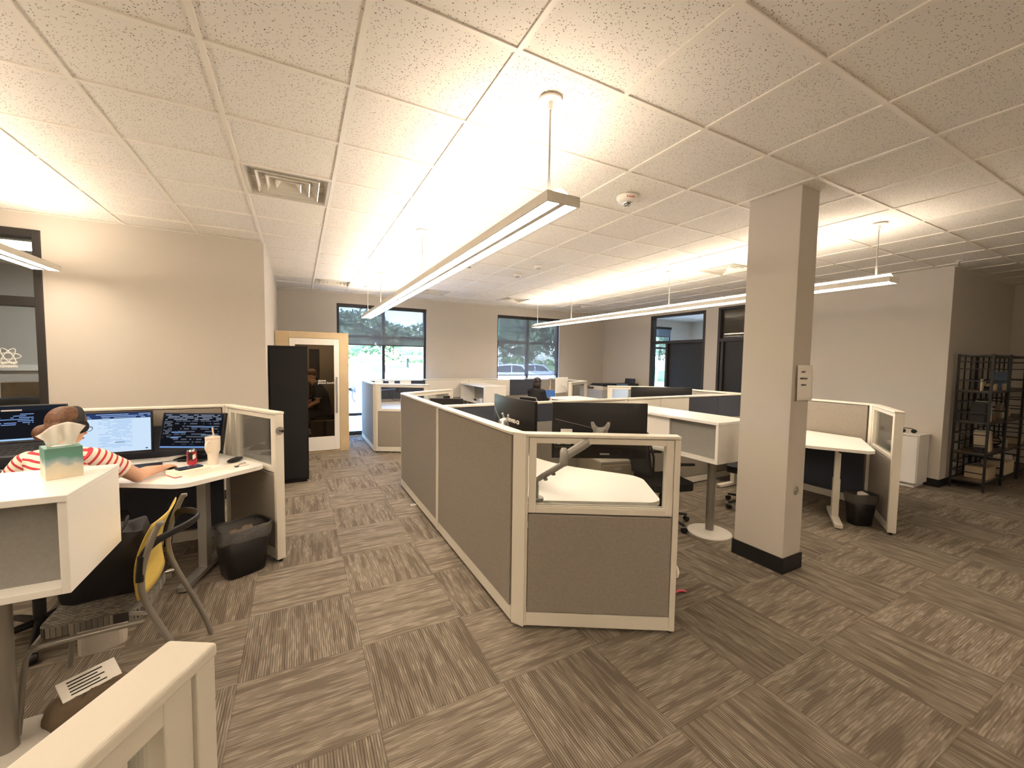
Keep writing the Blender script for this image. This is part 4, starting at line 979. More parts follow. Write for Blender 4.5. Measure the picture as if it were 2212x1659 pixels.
# laptop on its riser, far left
t = thing('laptop', 'large dark laptop with lines of blue code, at the left edge of the photo', 'laptop', (-1.86, 4.22, 1.015)); t.rotation_euler = (0, 0, R(8))
lid = MB().box(-.30, .30, 0, .012, 0, .275).build('lid', M_black, t, bevel=.003); lid.rotation_euler = (R(-12), 0, 0)
ds = flatscreen(lid, .585, .25, screenmat('code_screen', (24, 26, 32), [(.86, 1, 0, 1, (34, 38, 46), 0), (.86, .90, .45, .62, (230, 200, 180), 0), (.45, .80, .0, .72, (130, 165, 225), 20), (0, .05, 0, 1, (170, 210, 250), 0)], 1.0), -.0012); ds.location = (0, 0, .142)
kb = MB().box(-.30, .30, -.24, .0, -.018, -.002).build('keyboard_deck', M_black, t, bevel=.003); kb.rotation_euler = (R(14), 0, 0)
k2 = MB()
for r_ in range(5):
    for c in range(15): k2.box(-.26+c*.035, -.232+c*.035, -.20+r_*.034, -.173+r_*.034, -.002, .001)
k2.build('keys', M_blackm, kb)
t = thing('laptop_riser', 'black slanted stand lifting the laptop at the left edge', 'stand', (-1.86, 4.20, DZ), R(8))
MB().box(-.20, .20, -.12, .10, 0, .012).build('base', M_black, t, bevel=.003)
for s_ in (-1, 1): MB().tube([(s_*.16, .06, .01), (s_*.16, .08, .12), (s_*.16, -.02, .185)], .012, 8).build('strut', M_black, t)
# tumbler
p = onz(461, 1003, DZ)
t = thing('tumbler', 'tall cream tumbler with a handle and straw on the left desk', 'tumbler', p)
MB().lathe([(.034, 0), (.036, .004), (.038, .09), (.049, .115), (.051, .205), (.050, .210)], n=28).build('body', mat('cream_enamel', (236, 224, 208), .4), t)
MB().lathe([(.051, .210), (.052, .216), (.050, .226), (.02, .228)], n=28).build('lid', mat('cream_lid', (228, 210, 194), .4), t)
MB().tube([(.01, -.012, .22), (.002, -.016, .30)], .006, 8).build('straw', mat('straw', (240, 214, 190), .4), t)
MB().tube([(-.02, -.045, .195), (-.03, -.082, .19), (-.032, -.088, .15), (-.025, -.070, .115), (-.018, -.045, .11)], (.009), 8).build('handle', mat('cream_enamel', (0,0,0)), t)
# soda can
p = onz(415, 1003, DZ)
t = thing('soda_can', 'red and black soda can on the left desk beside the tumbler', 'can', p)
MB().lathe([(.026, 0), (.033, .010), (.033, .108)], n=28).build('can_body', mat('red_can', (176, 48, 56), .3, .4, nscale=14, nvar=.35), t)
MB().lathe([(.033, .108), (.027, .120), (.026, .122), (.024, .119)], n=28).build('can_rim', M_chrome, t)
cm = MB(); cm.grid(lambda u, v: (.0338*math.cos(R(-72+40*u)), .0338*math.sin(R(-72+40*u)), .045+.035*v+.012*u), 6, 3); cm.build('printed_mark', M_paper, t)
dk = MB(); dk.grid(lambda u, v: (.0335*math.cos(R(-120+50*u)), .0335*math.sin(R(-120+50*u)), .03+.06*v+.015*math.sin(u*3.1)), 8, 4); dk.build('printed_panel', M_black, t)
# headphone case, sunglasses, papers, phone
p = onz(508, 997, DZ)
t = thing('glasses_case', 'black oval zip case on the left desk near the glazed panel', 'case', p, R(62))
MB().ell((0, 0, .017), (.085, .034, .017), 24, 10).build('shell', M_blackfab, t)
MB().tube([(.085*math.cos(R(a)), .034*math.sin(R(a)), .017) for a in range(0, 360, 15)], .002, 6, closed=True).build('zip', M_black, t)
q = onz(520, 1006, DZ+.010)
t = thing('badge_reel', 'silver clip and badge strap beside the black case', 'badge clip', q, R(40))
MB().tube([(-.03, 0, .0), (0, .01, .012), (.035, 0, .018), (.05, .02, .006)], .005, 8).build('strap', M_silver, t)
MB().box(-.045, -.02, -.012, .012, -.002, .006).build('clip', M_black, t, bevel=.001)
q = onz(468, 1016, DZ)
t = thing('keyboard', 'slim cream keyboard at the front edge of the left desk', 'keyboard', q, R(37))
MB().prism(rrect(-.215, .215, -.062, .062, .012), 0, .010).build('case', M_paper, t, bevel=.002)
kk = MB()
for r_ in range(5):
    for c in range(15 if r_ else 9): kk.box(-.20+c*.0268, -.178+c*.0268, -.054+r_*.0225, -.036+r_*.0225, .010, .0135)
kk.build('keys', mat('key_cream', (232, 222, 205), .6), t)
q = onz(408, 1022, DZ)
t = thing('notebook', 'thick cream notebook with a red back cover on the left desk', 'notebook', q, R(33))
MB().box(-.115, .115, -.075, .075, .0, .005).build('back_cover', M_red, t, bevel=.001)
MB().box(-.113, .113, -.073, .073, .005, .030).build('pages', M_paper, t, bevel=.001)
MB().box(-.115, .115, -.075, .075, .030, .034).build('front_cover', mat('cream_cover', (238, 226, 206), .6), t, bevel=.001)
t = thing('phone', 'dark smartphone lying on the notebook', 'phone', q+V(.0, .018, .0345), R(36))
MB().prism(rrect(-.078, .078, -.038, .038, .01), 0, .009).build('body', M_black, t, bevel=.002)
MB().prism(rrect(-.074, .074, -.034, .034, .008), .009, .0098).build('display', mat('phone_glass', (52, 66, 92), .1), t)
q = onz(385, 1004, DZ)
t = thing('mouse', 'dark computer mouse under the hand of the striped-shirt person', 'mouse', V(-.868, 3.905, DZ), R(20))
MB().ell((0, 0, .016), (.030, .052, .018), 16, 10).build('shell', M_black, t)
q = onz(352, 1014, DZ)
t = thing('crumpled_napkin', 'crumpled cream napkin on the left desk by the forearm', 'napkin', q+V(.02, .0, .0), R(20))
def nap(u, v): return ((u-.5)*.14, (v-.5)*.10, .006+.010*abs(math.sin(u*9+v*5)*math.cos(v*8-u*3)))
MB().grid(nap, 14, 10).build('tissue', M_paper, t, solid=.0015)
t = thing('tablet', 'dark tablet lying on the left desk behind the soda can', 'tablet', onz(425, 989, DZ), R(-22))
MB().prism(rrect(-.13, .13, -.09, .09, .01), 0, .008).build('body', M_black, t, bevel=.002)
t = thing('tablet', 'dark slim keyboard folio in front of the white document screen', 'keyboard', V(-1.17, 4.06, DZ), R(6)); 
MB().prism(rrect(-.20, .20, -.07, .07, .01), 0, .010).build('body', M_black, t, bevel=.002); t.name = 'keyboard_folio'
t = thing('earphones', 'tangle of white cable behind the mouse on the left desk', 'cable', onz(395, 992, DZ))
MB().tube([(-.16, .10, .004), (-.10, .12, .006), (0, .10, .02), (.05, .03, .014), (.07, -.04, .004), (.02, -.05, .004), (-.03, .02, .005), (.04, .05, .006), (.10, .0, .004)], .0028, 6).build('cable', M_paper, t, sub=1)
t = thing('power_cable', 'thin black cable running along the back of the left desk', 'cable', V(-1.1, 4.16, DZ))
MB().tube([(-.22, -.02, .004), (-.05, .0, .004), (.15, .05, .004), (.35, .06, .004), (.42, .12, .02)], .003, 6).build('cable', M_black, t, sub=1)
bp_ = onz(8, 1032, DZ)
t = thing('water_bottle', 'clear water bottle with a blue label at the left edge of the left desk', 'bottle', V(-1.795, 3.90, DZ))
MB().lathe([(.030, 0), (.033, .006), (.033, .12), (.030, .135), (.014, .165), (.013, .178)], n=24).build('body', glassmat('bottle_plastic', (.85, .88, .9), 1.0), t)
MB().lathe([(.0335, .04), (.0335, .10)], n=24).build('label', mat('bottle_label', (226, 224, 216), .5), t)
MB().lathe([(.0337, .03), (.0337, .055)], n=24).build('label_band', mat('bottle_blue', (110, 150, 196), .5), t)
MB().lathe([(.016, .175), (.016, .192)], n=16).build('cap', M_paper, t)
# tissue box on the box shelf
def tissue_mat():
    mt, n, l, b = newmat('tissue_box_print'); b.inputs['Roughness'].default_value = .45
    tc = n.new('ShaderNodeTexCoord'); sp = n.new('ShaderNodeSeparateXYZ'); l.new(tc.outputs['Object'], sp.inputs[0])
    nz = n.new('ShaderNodeTexNoise'); nz.inputs['Scale'].default_value = 14; nz.inputs['Detail'].default_value = 5; l.new(tc.outputs['Object'], nz.inputs['Vector'])
    a = n.new('ShaderNodeMath'); a.operation = 'MULTIPLY_ADD'; a.inputs[1].default_value = .09; l.new(nz.outputs[0], a.inputs[0]); l.new(sp.outputs[2], a.inputs[2])
    mr = n.new('ShaderNodeMapRange'); mr.inputs[1].default_value = .045; mr.inputs[2].default_value = .175; l.new(a.outputs[0], mr.inputs[0])
    cr = n.new('ShaderNodeValToRGB'); l.new(mr.outputs[0], cr.inputs[0]); e = cr.color_ramp.elements
    e[0].position = 0; e[0].color = lin((236, 222, 194))+(1,); e[1].position = 1; e[1].color = lin((96, 140, 126))+(1,)
    for p_, c in ((.42, (214, 210, 192)), (.50, (168, 186, 186)), (.60, (136, 166, 172)), (.68, (98, 150, 136))):
        k = e.new(p_); k.color = lin(c)+(1,)
    l.new(cr.outputs[0], b.inputs['Base Color']); return mt
t = thing('tissue_box', 'tissue box printed green, blue and cream on the left shelf, a tissue pulled up', 'tissue box', (-.921, 2.457, 1.130), R(28))
MB().box(-.056, .056, -.062, .062, 0, .132).build('box', tissue_mat(), t, bevel=.002)
MB().prism([(.036*math.cos(R(a)), .020*math.sin(R(a))) for a in range(0, 360, 20)], .1322, .1330).build('slot_film', mat('slot_film', (190, 190, 184), .3), t)
ol = [(-.040, 0), (-.050, .030), (-.072, .048), (-.045, .066), (-.018, .082), (.022, .092), (.036, .090), (.078, .072), (.060, .050), (.048, .026), (.040, 0)]
def tis(u, v):
    k = u*(len(ol)-1); i = min(int(k), len(ol)-2); f_ = k-i; x = ol[i][0]*(1-f_)+ol[i+1][0]*f_; z = ol[i][1]*(1-f_)+ol[i+1][1]*f_
    x, z = x*v, .020+(z-.020)*v
    return (x, .010*math.sin(x*60+z*30)*v+.006*math.sin(x*140), .128+z*1.16)
MB().grid(tis, 40, 10).build('tissue', M_paper, t, solid=.0012)

# ---------------------------------------------------------------- yellow-backed chair with a black bag
t = thing('side_chair', 'side chair with a mustard yellow back and grey tube frame by the left desk', 'chair', (-.84, 2.66, 0))
yn, yf = -.225, .225
def side(y, s):
    f = MB(); f.tube([(.245, y, .865), (.215, y, .80), (.175, y, .66), (.165, y, .56), (.20, y, .44), (.27, y, .28), (.335, y, .10), (.355, y, .013)], [(.010, .013)]+[.0145]*7, 12, up=(0, 1, 0))
    f.build('leg', M_silverd, t, sub=1)
side(yn, -1); side(yf, 1)
for y in (yn, yf):
    MB().tube([(.18, y, .405), (.0, y, .40), (-.19, y, .395), (-.215, y, .37), (-.23, y, .20), (-.25, y, .013)], .0125, 10).build('front_leg', M_silverd, t, sub=1)
MB().tube([(-.19, yn, .395), (-.205, 0, .395), (-.19, yf, .395)], .011, 8).build('cross_tube', M_silverd, t)
MB().tube([(.205, yf, .44), (.12, yf-.03, .44)], .010, 10).build('pivot_rod', M_chrome, t)
MB().tube([(.205, yn, .44), (.12, yn+.03, .44)], .010, 10).build('pivot_rod', M_chrome, t)
def plaid():
    mt, n, l, b = newmat('plaid_seat'); b.inputs['Roughness'].default_value = .95
    tc = n.new('ShaderNodeTexCoord'); mp = n.new('ShaderNodeMapping'); mp.inputs['Scale'].default_value = (1, 1, .2); l.new(tc.outputs['Object'], mp.inputs[0])
    ck = n.new('ShaderNodeTexBrick'); ck.inputs['Scale'].default_value = 26; ck.inputs['Color1'].default_value = lin((84, 80, 74))+(1,); ck.inputs['Color2'].default_value = lin((140, 134, 122))+(1,); ck.inputs['Mortar'].default_value = lin((50, 48, 46))+(1,); ck.inputs['Mortar Size'].default_value = .03
    l.new(mp.outputs[0], ck.inputs['Vector']); l.new(ck.outputs[0], b.inputs['Base Color']); return mt
MB().prism(rounded([(.17, -.20), (.17, .20), (-.19, .21), (-.19, -.21)], .06), .41, .455).build('seat', plaid(), t, bevel=.016, seg=3)
MB().grid(lambda u, v: (.155+.035*0+(.060*(v**2))-.02*math.sin(v*3.14)-.035*(1-(2*u-1)**2)*-.6, yn+.012+(yf-yn-.024)*u, .50+.36*v), 14, 12).build('backrest', M_yellow, t, solid=.006)
MB().tube([(.178, yn, .70), (.20, yn-.008, .765), (.255, yn+.04, .79), (.335, yn+.13, .80), (.36, 0, .805), (.335, yf-.13, .80), (.255, yf-.03, .79), (.20, yf, .765), (.178, yf, .68), (.168, yf, .58)], [(.020, .008)]*10, 10, up=(0, 0, 1)).build('armrest_band', M_black, t, sub=1)
MB().tube([(.178, yn, .72), (.168, yn, .60)], .017, 10).build('armrest_sleeve', M_black, t)
for y in (yn, yf): MB().box(.235, .262, y-.014, y+.014, .855, .872).build('end_cap', M_silverd, t, bevel=.003)
t = thing('tote_bag', 'big slumped black bag on the seat of the yellow-backed chair', 'bag', (-.87, 2.80, .457), R(4))
def bagf(u, v):
    a = 2*math.pi*u; k = 1-.22*v**2; rx, ry = .19*k, .16*k; x = rx*math.copysign(abs(math.cos(a))**.6, math.cos(a)); y = ry*math.copysign(abs(math.sin(a))**.6, math.sin(a))
    w = .012*math.sin(a*5+v*4)+.008*math.sin(a*9-v*7); return (x*(1+w*3)-.02*v, y*(1+w*3), .30*v+.012*math.sin(a*3)*v)
mbb = MB(); mbb.grid(bagf, 40, 14); mbb.grid(lambda u, v: tuple(Vector(bagf(u, 1))*(1-v)+V(-.02, 0, .28)*v), 40, 3); mbb.build('bag_body', mat('bag_cloth', (34, 34, 38), .9, nscale=12, nvar=.2, bump=.6, bscale=60), t)
MB().tube([(.03, -.08, .27), (.07, -.07, .34), (.05, .04, .35), (.02, .09, .27)], [(.006, .016)]*4, 8).build('strap', M_blackfab, t, sub=1)
t = thing('paper_tote', 'cream and grey tote standing on the floor beyond the black bag', 'bag', (-1.03, 3.12, 0), R(15))
MB().prism(rounded([(-.10, -.13), (.10, -.13), (.10, .13), (-.10, .13)], .05), 0, .60).build('bag_body', mat('tote_cream', (198, 190, 178), .85, nscale=8, nvar=.1), t, bevel=.03, seg=3)
MB().box(-.104, .104, -.134, -.130, .40, .47).build('printed_band', mat('tote_grey', (150, 144, 134), .8), t)

# ---------------------------------------------------------------- waste bins
def bin_(loc, rz, label, h=.37, fill=0, sc=1):
    t = thing('waste_bin', label, 'bin', loc, rz, 'black waste bins with clear liners'); t.scale = (sc, sc, 1)
    def ringp(z, sx, sy): return [(x*sx, y*sy, z) for x, y in rrect(-.5, .5, -.5, .5, .22, 5)]
    sec = [(0, .25, .18), (.004, .26, .19), (h, .345, .255), (h, .330, .240), (.02, .25, .18)]
    b = MB(); vs = []; 
    for z, sx, sy in sec: vs += ringp(z, sx, sy)
    n = len(rrect(0, 1, 0, 1, .2, 5)); fs = [(j*n+k, j*n+(k+1) % n, (j+1)*n+(k+1) % n, (j+1)*n+k) for j in range(4) for k in range(n)]
    b.add(vs, fs, 0, True); b.add(ringp(0, .25, .18), [tuple(range(n-1, -1, -1))]); b.add(ringp(.02, .25, .18), [tuple(range(n))]); b.build('body', M_black, t)
    l_ = MB(); vs = []
    secs = [(h-.09, .350, .262), (h-.05, .352, .262), (h-.01, .358, .268), (h+.008, .356, .266), (h-.02, .325, .235), (h-.12, .29, .205)]
    for j, (z, sx, sy) in enumerate(secs):
        for k, (x, y, zz) in enumerate(ringp(z, sx, sy)):
            w = 1+.012*math.sin(k*2.3+j*1.7)+.01*math.sin(k*5.1+j); vs.append((x*w, y*w, zz+(.012*math.sin(k*.9) if j == 0 else .003*math.sin(k*1.7+j))))
    l_.add(vs, [(j*n+k, j*n+(k+1) % n, (j+1)*n+(k+1) % n, (j+1)*n+k) for j in range(5) for k in range(n)], 0, True); l_.build('liner', linerm, t)
    if fill:
        MB().grid(lambda u, v: ((u-.5)*.16, (v-.5)*.10, h-.06+.03*math.sin(u*7+v*9)), 8, 6).build('crumpled_wrapper', mat('wrapper', (130, 112, 92), .6), t, solid=.002)
    else:
        MB().box(-.06, .03, -.04, .06, h-.12, h+.012, T=Tm(0, 0, 0, R(20), R(8))).build('paper_carton', M_paper, t, bevel=.003)
    return t
def mk_liner():
    mt = bpy.data.materials.new('bin_liner'); mt.use_nodes = True; n = mt.node_tree.nodes; l = mt.node_tree.links; n.clear()
    tr_ = n.new('ShaderNodeBsdfTransparent'); g = n.new('ShaderNodeBsdfPrincipled'); g.inputs['Base Color'].default_value = lin((120, 116, 110))+(1,); g.inputs['Roughness'].default_value = .18
    tc = n.new('ShaderNodeTexCoord'); nz = n.new('ShaderNodeTexNoise'); nz.inputs['Scale'].default_value = 30; mp = n.new('ShaderNodeMapping'); mp.inputs['Scale'].default_value = (1, 1, 4); l.new(tc.outputs['Object'], mp.inputs[0]); l.new(mp.outputs[0], nz.inputs['Vector'])
    bp = n.new('ShaderNodeBump'); bp.inputs['Strength'].default_value = 1; bp.inputs['Distance'].default_value = .02; l.new(nz.outputs[0], bp.inputs['Height']); l.new(bp.outputs[0], g.inputs['Normal'])
    mx = n.new('ShaderNodeMixShader'); mx.inputs[0].default_value = .45; o = n.new('ShaderNodeOutputMaterial'); l.new(tr_.outputs[0], mx.inputs[1]); l.new(g.outputs[0], mx.inputs[2]); l.new(mx.outputs[0], o.inputs[0]); return mt
linerm = mk_liner()
bin_((-.40, 3.66, 0), R(28), 'black waste bin with a clear liner beside the glazed end panel, under the left desk', fill=1)
bin_((5.19, 1.955, 0), R(-30), 'black waste bin with a clear liner under the desk right of the column', h=.33, sc=.72)

# ---------------------------------------------------------------- things at the bottom left
bg_ = thing('paper_bag', 'brown paper bag lying open on the floor behind the near panel', 'bag', (-.88, 2.50, 0), R(35)); bg_.scale = (.85, .8, .8)
def pb(u, v):
    a = 2*math.pi*u; k = (1-v**3*.9)*(1+.05*math.sin(a*7+v*5)); x = .17*k*math.copysign(abs(math.cos(a))**.5, math.cos(a)); y = .10*k*math.copysign(abs(math.sin(a))**.5, math.sin(a)); return (x, y, .13*min(1, v*1.6)+.012*math.sin(a*5+v*3)*v)
MB().grid(pb, 36, 8).build('bag_body', M_brown, bg_, solid=.002)
MB().box(-.13, .13, -.07, .07, .0, .01).build('bag_base', M_brown, bg_)
t = thing('receipt_booklet', 'white printed slip sticking out of the brown paper bag', 'paper', (-.865, 2.49, .108), R(35)); 
MB().box(-.10, .10, -.004, .004, 0, .10, T=Tm(0, 0, 0, 0, R(-60))).build('sheet', M_paper, t)
for k in range(5): MB().box(-.07, .05-.02*(k % 2), -.0065, -.0045, .015+k*.016, .020+k*.016, T=Tm(0, 0, 0, 0, R(-60))).build('printed_line', M_ink, t)
t = thing('ribbon_tag', 'pink ribbon tag on the carpet by the nearest panel end', 'tag', V(2.425, 1.925, .003), R(-5))
MB().grid(lambda u, v: (.11*(u-.5), .030*(v-.5)*(.5+.8*u), .004+.01*math.sin(u*4)), 8, 2).build('ribbon', mat('pink_ribbon', (222, 96, 112), .5), t, solid=.0015)
t = thing('door_bumper', 'round white bumper low on the end of the nearest glazed panel', 'bumper', V(2.026, 1.652, .385), R(-30))
MB().lathe([(.040, 0), (.038, .010), (.022, .018)], n=28, T=Tm(0, 0, 0, ry=R(90))).build('disc', M_paper, t)
t = thing('floor_cable', 'black cable lying on the carpet between the booth and the far cubicle', 'cable', V(1.0, 8.6, .006))
MB().tube([(-.03, .45, 0), (-.02, .2, 0), (.05, .02, .0), (.11, -.06, 0), (.13, -.1, .0)], .006, 8).build('cable', M_black, t, sub=1)
t = thing('cable_hook', 'small white ring poking out under the side panel of the middle block', 'ring', V(1.135, 4.50, 0))
MB().tube([(.02*math.cos(R(a))*1.6, .02*math.sin(R(a)), .006) for a in range(0, 360, 30)], .005, 8, closed=True).build('ring', M_paper, t)

# ---------------------------------------------------------------- on the column
t = thing('paper_notice', 'white paper notice taped to the right face of the column', 'sign', (3.512, 1.737, 1.52)); t.rotation_euler = (0, 0, 0)
MB().grid(lambda u, v: ((u-.5)*.216, -.004-.010*abs(2*u-1)**3-.006*(1-v), (v-.5)*.279), 10, 10).build('sheet', M_paper, t, solid=.0006)
ln = MB(); rn = random.Random(3)
for w_, z_, x0_ in ((.052, .085, -.01), (.118, .033, -.01), (.112, -.018, -.012)):
    x_ = x0_-w_/2
    while x_ < x0_+w_/2:
        k = rn.uniform(.004, .008); ln.box(x_, x_+k, -.0082, -.0075, z_-.004-rn.choice((0, 0, .002)), z_+.004+rn.choice((0, .003))); x_ += k+rn.choice((.0014, .0014, .004))
ln.build('printed_line', M_ink, t)
t = thing('wall_plate', 'round metal outlet plate low on the right face of the column', 'outlet', (3.512, 1.742, .655))
MB().lathe([(.036, 0), (.036, .004), (.030, .007)], n=28, T=Tm(0, 0, 0, rx=R(90))).build('plate', M_silver, t)
MB().lathe([(.010, .007), (.008, .010)], n=16, T=Tm(0, 0, 0, rx=R(90))).build('knob', M_chrome, t)

# ---------------------------------------------------------------- pedestals, copier, printer, far desk things
t = thing('drawer_pedestal', 'low taupe drawer pedestal with a crescent pull under the box shelf', 'drawer unit', (2.94, 3.35, 0), R(-12))
MB().box(-.20, .20, -.27, .27, .03, .63).build('body', M_fabgrey if False else mat('pedestal_paint', (150, 138, 120), .5), t, bevel=.004)
MB().box(-.202, .202, -.275, .275, .63, .65).build('top', mat('pedestal_top', (160, 152, 140), .6), t, bevel=.004)
for z0, z1 in ((.46, .615), (.25, .45), (.05, .24)):
    d_ = MB().box(-.19, .19, -.286, -.27, z0, z1).build('drawer', mat('pedestal_paint', (0,0,0)), t, bevel=.003)
    MB().prism([(.05*math.cos(R(a)), .024*math.sin(R(a))) for a in range(180, 361, 15)], -.002, .002, T=Tm(-.02, -.287, z1-.03, rx=R(90))).build('pull', M_silver, d_)
t = thing('copier', 'large office copier with a black scanner lid in the far right corner', 'copier', (7.42, 8.62, 0), R(-90))
MB().box(-.33, .33, -.34, .30, .0, .92).build('body', mat('copier_body', (196, 188, 172), .5), t, bevel=.01)
for z0, z1 in ((.10, .34), (.36, .60)): MB().box(-.31, .31, -.352, -.34, z0, z1).build('paper_drawer', mat('copier_drawer', (206, 200, 186), .5), t, bevel=.004)
MB().prism([(-.33, .92), (.33, .92), (.30, 1.02), (-.22, 1.02)], -.28, .30, T=Tm(0, 0, 0, rx=R(90))).build('scanner_housing', mat('copier_cream', (214, 202, 176), .5), t, bevel=.006)
MB().prism([(-.34, .98), (-.12, 1.08), (.31, 1.08), (.33, 1.02), (-.30, .965)], -.30, .29, T=Tm(0, 0, 0, rx=R(90))).build('scanner_lid', M_black, t, bevel=.008)
MB().box(-.24, -.05, -.40, -.30, .955, .975).build('control_panel', M_black, t, bevel=.004)
t = thing('storage_cabinet', 'low white cabinet carrying the black printer against the far right wall', 'cabinet', (7.50, 7.78, 0))
MB().box(-.25, .25, -.30, .30, .0, 1.02).build('body', M_white, t, bevel=.004); MB().box(-.262, -.25, -.29, .29, .07, 1.0).build('door', M_white, t, bevel=.003)
t = thing('printer', 'small black printer right of the copier', 'printer', (7.50, 7.80, 1.021), R(-90))
MB().box(-.21, .21, -.18, .18, 0, .10).build('body', M_black, t, bevel=.01); MB().box(-.15, .17, .02, .06, .10, .235, T=Tm(0, 0, 0, 0, R(-12))).build('paper_tray', M_black, t, bevel=.005)
t = thing('laptop', 'open laptop with a blue display in front of the dark haired person', 'laptop', (5.36, 8.20, .741), R(-52))
MB().box(-.16, .16, -.23, 0, 0, .014).build('keyboard_deck', M_silver, t, bevel=.003)
l2 = MB().box(-.16, .16, 0, .008, 0, .22).build('lid', M_silver, t, bevel=.002); l2.location = (0, 0, .014); l2.rotation_euler = (R(-16), 0, 0)
flatscreen(l2, .30, .20, screenmat('blue_screen', (86, 122, 176), [(.1, .9, .05, .95, (120, 154, 205), 14)], .8), -.0012).location = (0, 0, .112)
t = thing('monitor', 'white slim monitor seen edge-on beside the laptop in the far block', 'monitor', (5.22, 7.50, 1.13)); t.rotation_euler = (0, 0, R(205))
MB().box(-.26, .26, 0, .03, -.17, .17).build('housing', M_white, t, bevel=.006)
flatscreen(t, .50, .31, screenmat('pale_screen', (190, 215, 245), [], .9), -.0015)
MB().tube([(0, .03, 0), (0, .10, -.02), (-.05, .14, -.2), (-.05, .10, -.385)], .014, 8).build('stand', M_silver, t)
t = thing('monitor', 'wide black monitor above the spine panel left of the column', 'monitor', (5.16, 4.60, 1.10)); facing(t, 5.16, 4.60, 1.09, (-.46, -.88))
monitor_body(t, .98, .36, .0); MB().tube([(0, .03, 0), (0, .07, -.1), (0, .06, -.325)], .02, 8).build('stand', M_black, t)
t = thing('monitor', 'small black monitor with a webcam, far left in the middle block', 'monitor', (1.63, 4.72, 1.06)); facing(t, 1.60, 4.72, 1.06, (-.46, -.88))
MB().box(-.20, .20, 0, .03, -.13, .13).build('housing', M_black, t, bevel=.004)
MB().box(-.04, .04, -.005, .03, .13, .165).build('webcam', M_black, t, bevel=.006); MB().tube([(0, .02, 0), (0, .06, -.1), (0, .05, -.293)], .016, 8).build('stand', M_black, t)
t = thing('file_holder', 'white curved file holder beside the small webcam monitor', 'file holder', (1.34, 4.42, .766), R(-20))
MB().grid(lambda u, v: (.10*math.cos(R(200-90*u)), .10*math.sin(R(200-90*u)), .41*v), 8, 1).build('sheet', M_white, t, solid=.006)
t = thing('monitor_mount', 'black bare monitor mount with hanging cables in the far cubicle', 'monitor mount', (1.34, 8.05, .741))
MB().lathe([(.018, 0), (.018, .34)], n=14).build('pole', M_black, t)
MB().tube([(0, 0, .30), (.16, -.04, .31), (.34, -.05, .33)], .018, 10).build('arm', M_black, t)
MB().prism([(-.05, .05), (.05, .05), (.02, 0), (.05, -.05), (-.05, -.05), (-.02, 0)], 0, .006, T=Tm(.36, -.065, .33, rx=R(90))).build('mount_plate', M_black, t)
MB().tube([(.20, -.04, .30), (.23, -.05, .16), (.30, -.06, .10), (.40, -.06, .12), (.42, -.06, .2)], .006, 6).build('cable', M_black, t, sub=1)
for k, (x, w_) in enumerate(((1.50, .17), (1.76, .12), (2.06, .24))):
    t = thing('pinned_note', ('white sheet pinned leftmost on the slate tiles under the big window', 'small white note pinned second on the slate tiles under the big window', 'wide white sheet pinned right on the slate tiles under the big window')[k], 'paper', (x, YB-.046, 1.13), 0, 'notes pinned under the big window')
    MB().box(-w_/2, w_/2, 0, .001, -.06, .06).build('sheet', M_paper, t)
for k, (px_, py_, cc) in enumerate(((1030, 868, 'black remote on the far box shelf'), (1040, 866, 'small white cup on the far box shelf'))):
    pass
t = thing('stapler', 'black stapler inside the far white box shelf', 'stapler', (3.45, 8.25, .773), R(80)); MB().box(-.07, .07, -.017, .017, 0, .03).build('body', M_black, t, bevel=.006)
t = thing('cup', 'white cup inside the far white box shelf', 'cup', (3.42, 7.85, .773)); MB().lathe([(.03, 0), (.037, .08), (.034, .08), (.028, .006)], n=20).build('body', M_paper, t)

# ---------------------------------------------------------------- right: white cabinet, headset, bookcases
t = thing('storage_cabinet', 'white glossy cabinet against the wall beside the black bookcases', 'cabinet', (7.59, 2.56, 0))
gl_ = mat('gloss_white', (238, 236, 230), .12)
MB().box(-.17, .18, -.36, .36, .05, .715).build('body', gl_, t, bevel=.003); MB().box(-.15, .16, -.33, .34, 0, .05).build('plinth', M_white, t)
MB().box(-.186, -.17, -.35, -.01, .06, .705).build('door', gl_, t, bevel=.003); MB().box(-.186, -.17, .0, .35, .06, .705).build('door', gl_, t, bevel=.003)
MB().box(-.19, .19, -.37, .37, .715, .735).build('top_panel', gl_, t, bevel=.003)
t = thing('headset', 'black headset lying on the white cabinet by the wall', 'headset', (7.56, 2.38, .736), R(-60))
MB().tube([(.10*math.cos(R(a)), .09*math.sin(R(a)), .03+.02*math.sin(R(a))) for a in range(-60, 241, 15)], [(.006, .010)]*21, 8, up=(0, 0, 1)).build('band', M_black, t)
for s in (-1, 1): MB().ell((s*.055, -.085, .03), (.03, .03, .028), 14, 10).build('ear_cup', M_black, t)
t = thing('desk_phone', 'dark desk phone on the white cabinet, behind the glazed panel post', 'phone', (7.55, 2.72, .736), R(-70))
MB().prism([(-.09, 0), (.09, 0), (.09, .035), (-.09, .07)], -.09, .09, T=Tm(0, 0, 0, rx=R(90))).build('base', mat('phone_grey', (92, 88, 84), .5), t, bevel=.004)
MB().tube([(-.07, -.05, .08), (-.07, .0, .095), (-.07, .06, .08)], .018, 8).build('handset', M_black, t)
M_shelfboard = mat('smoked_shelf', (92, 80, 66), .4)
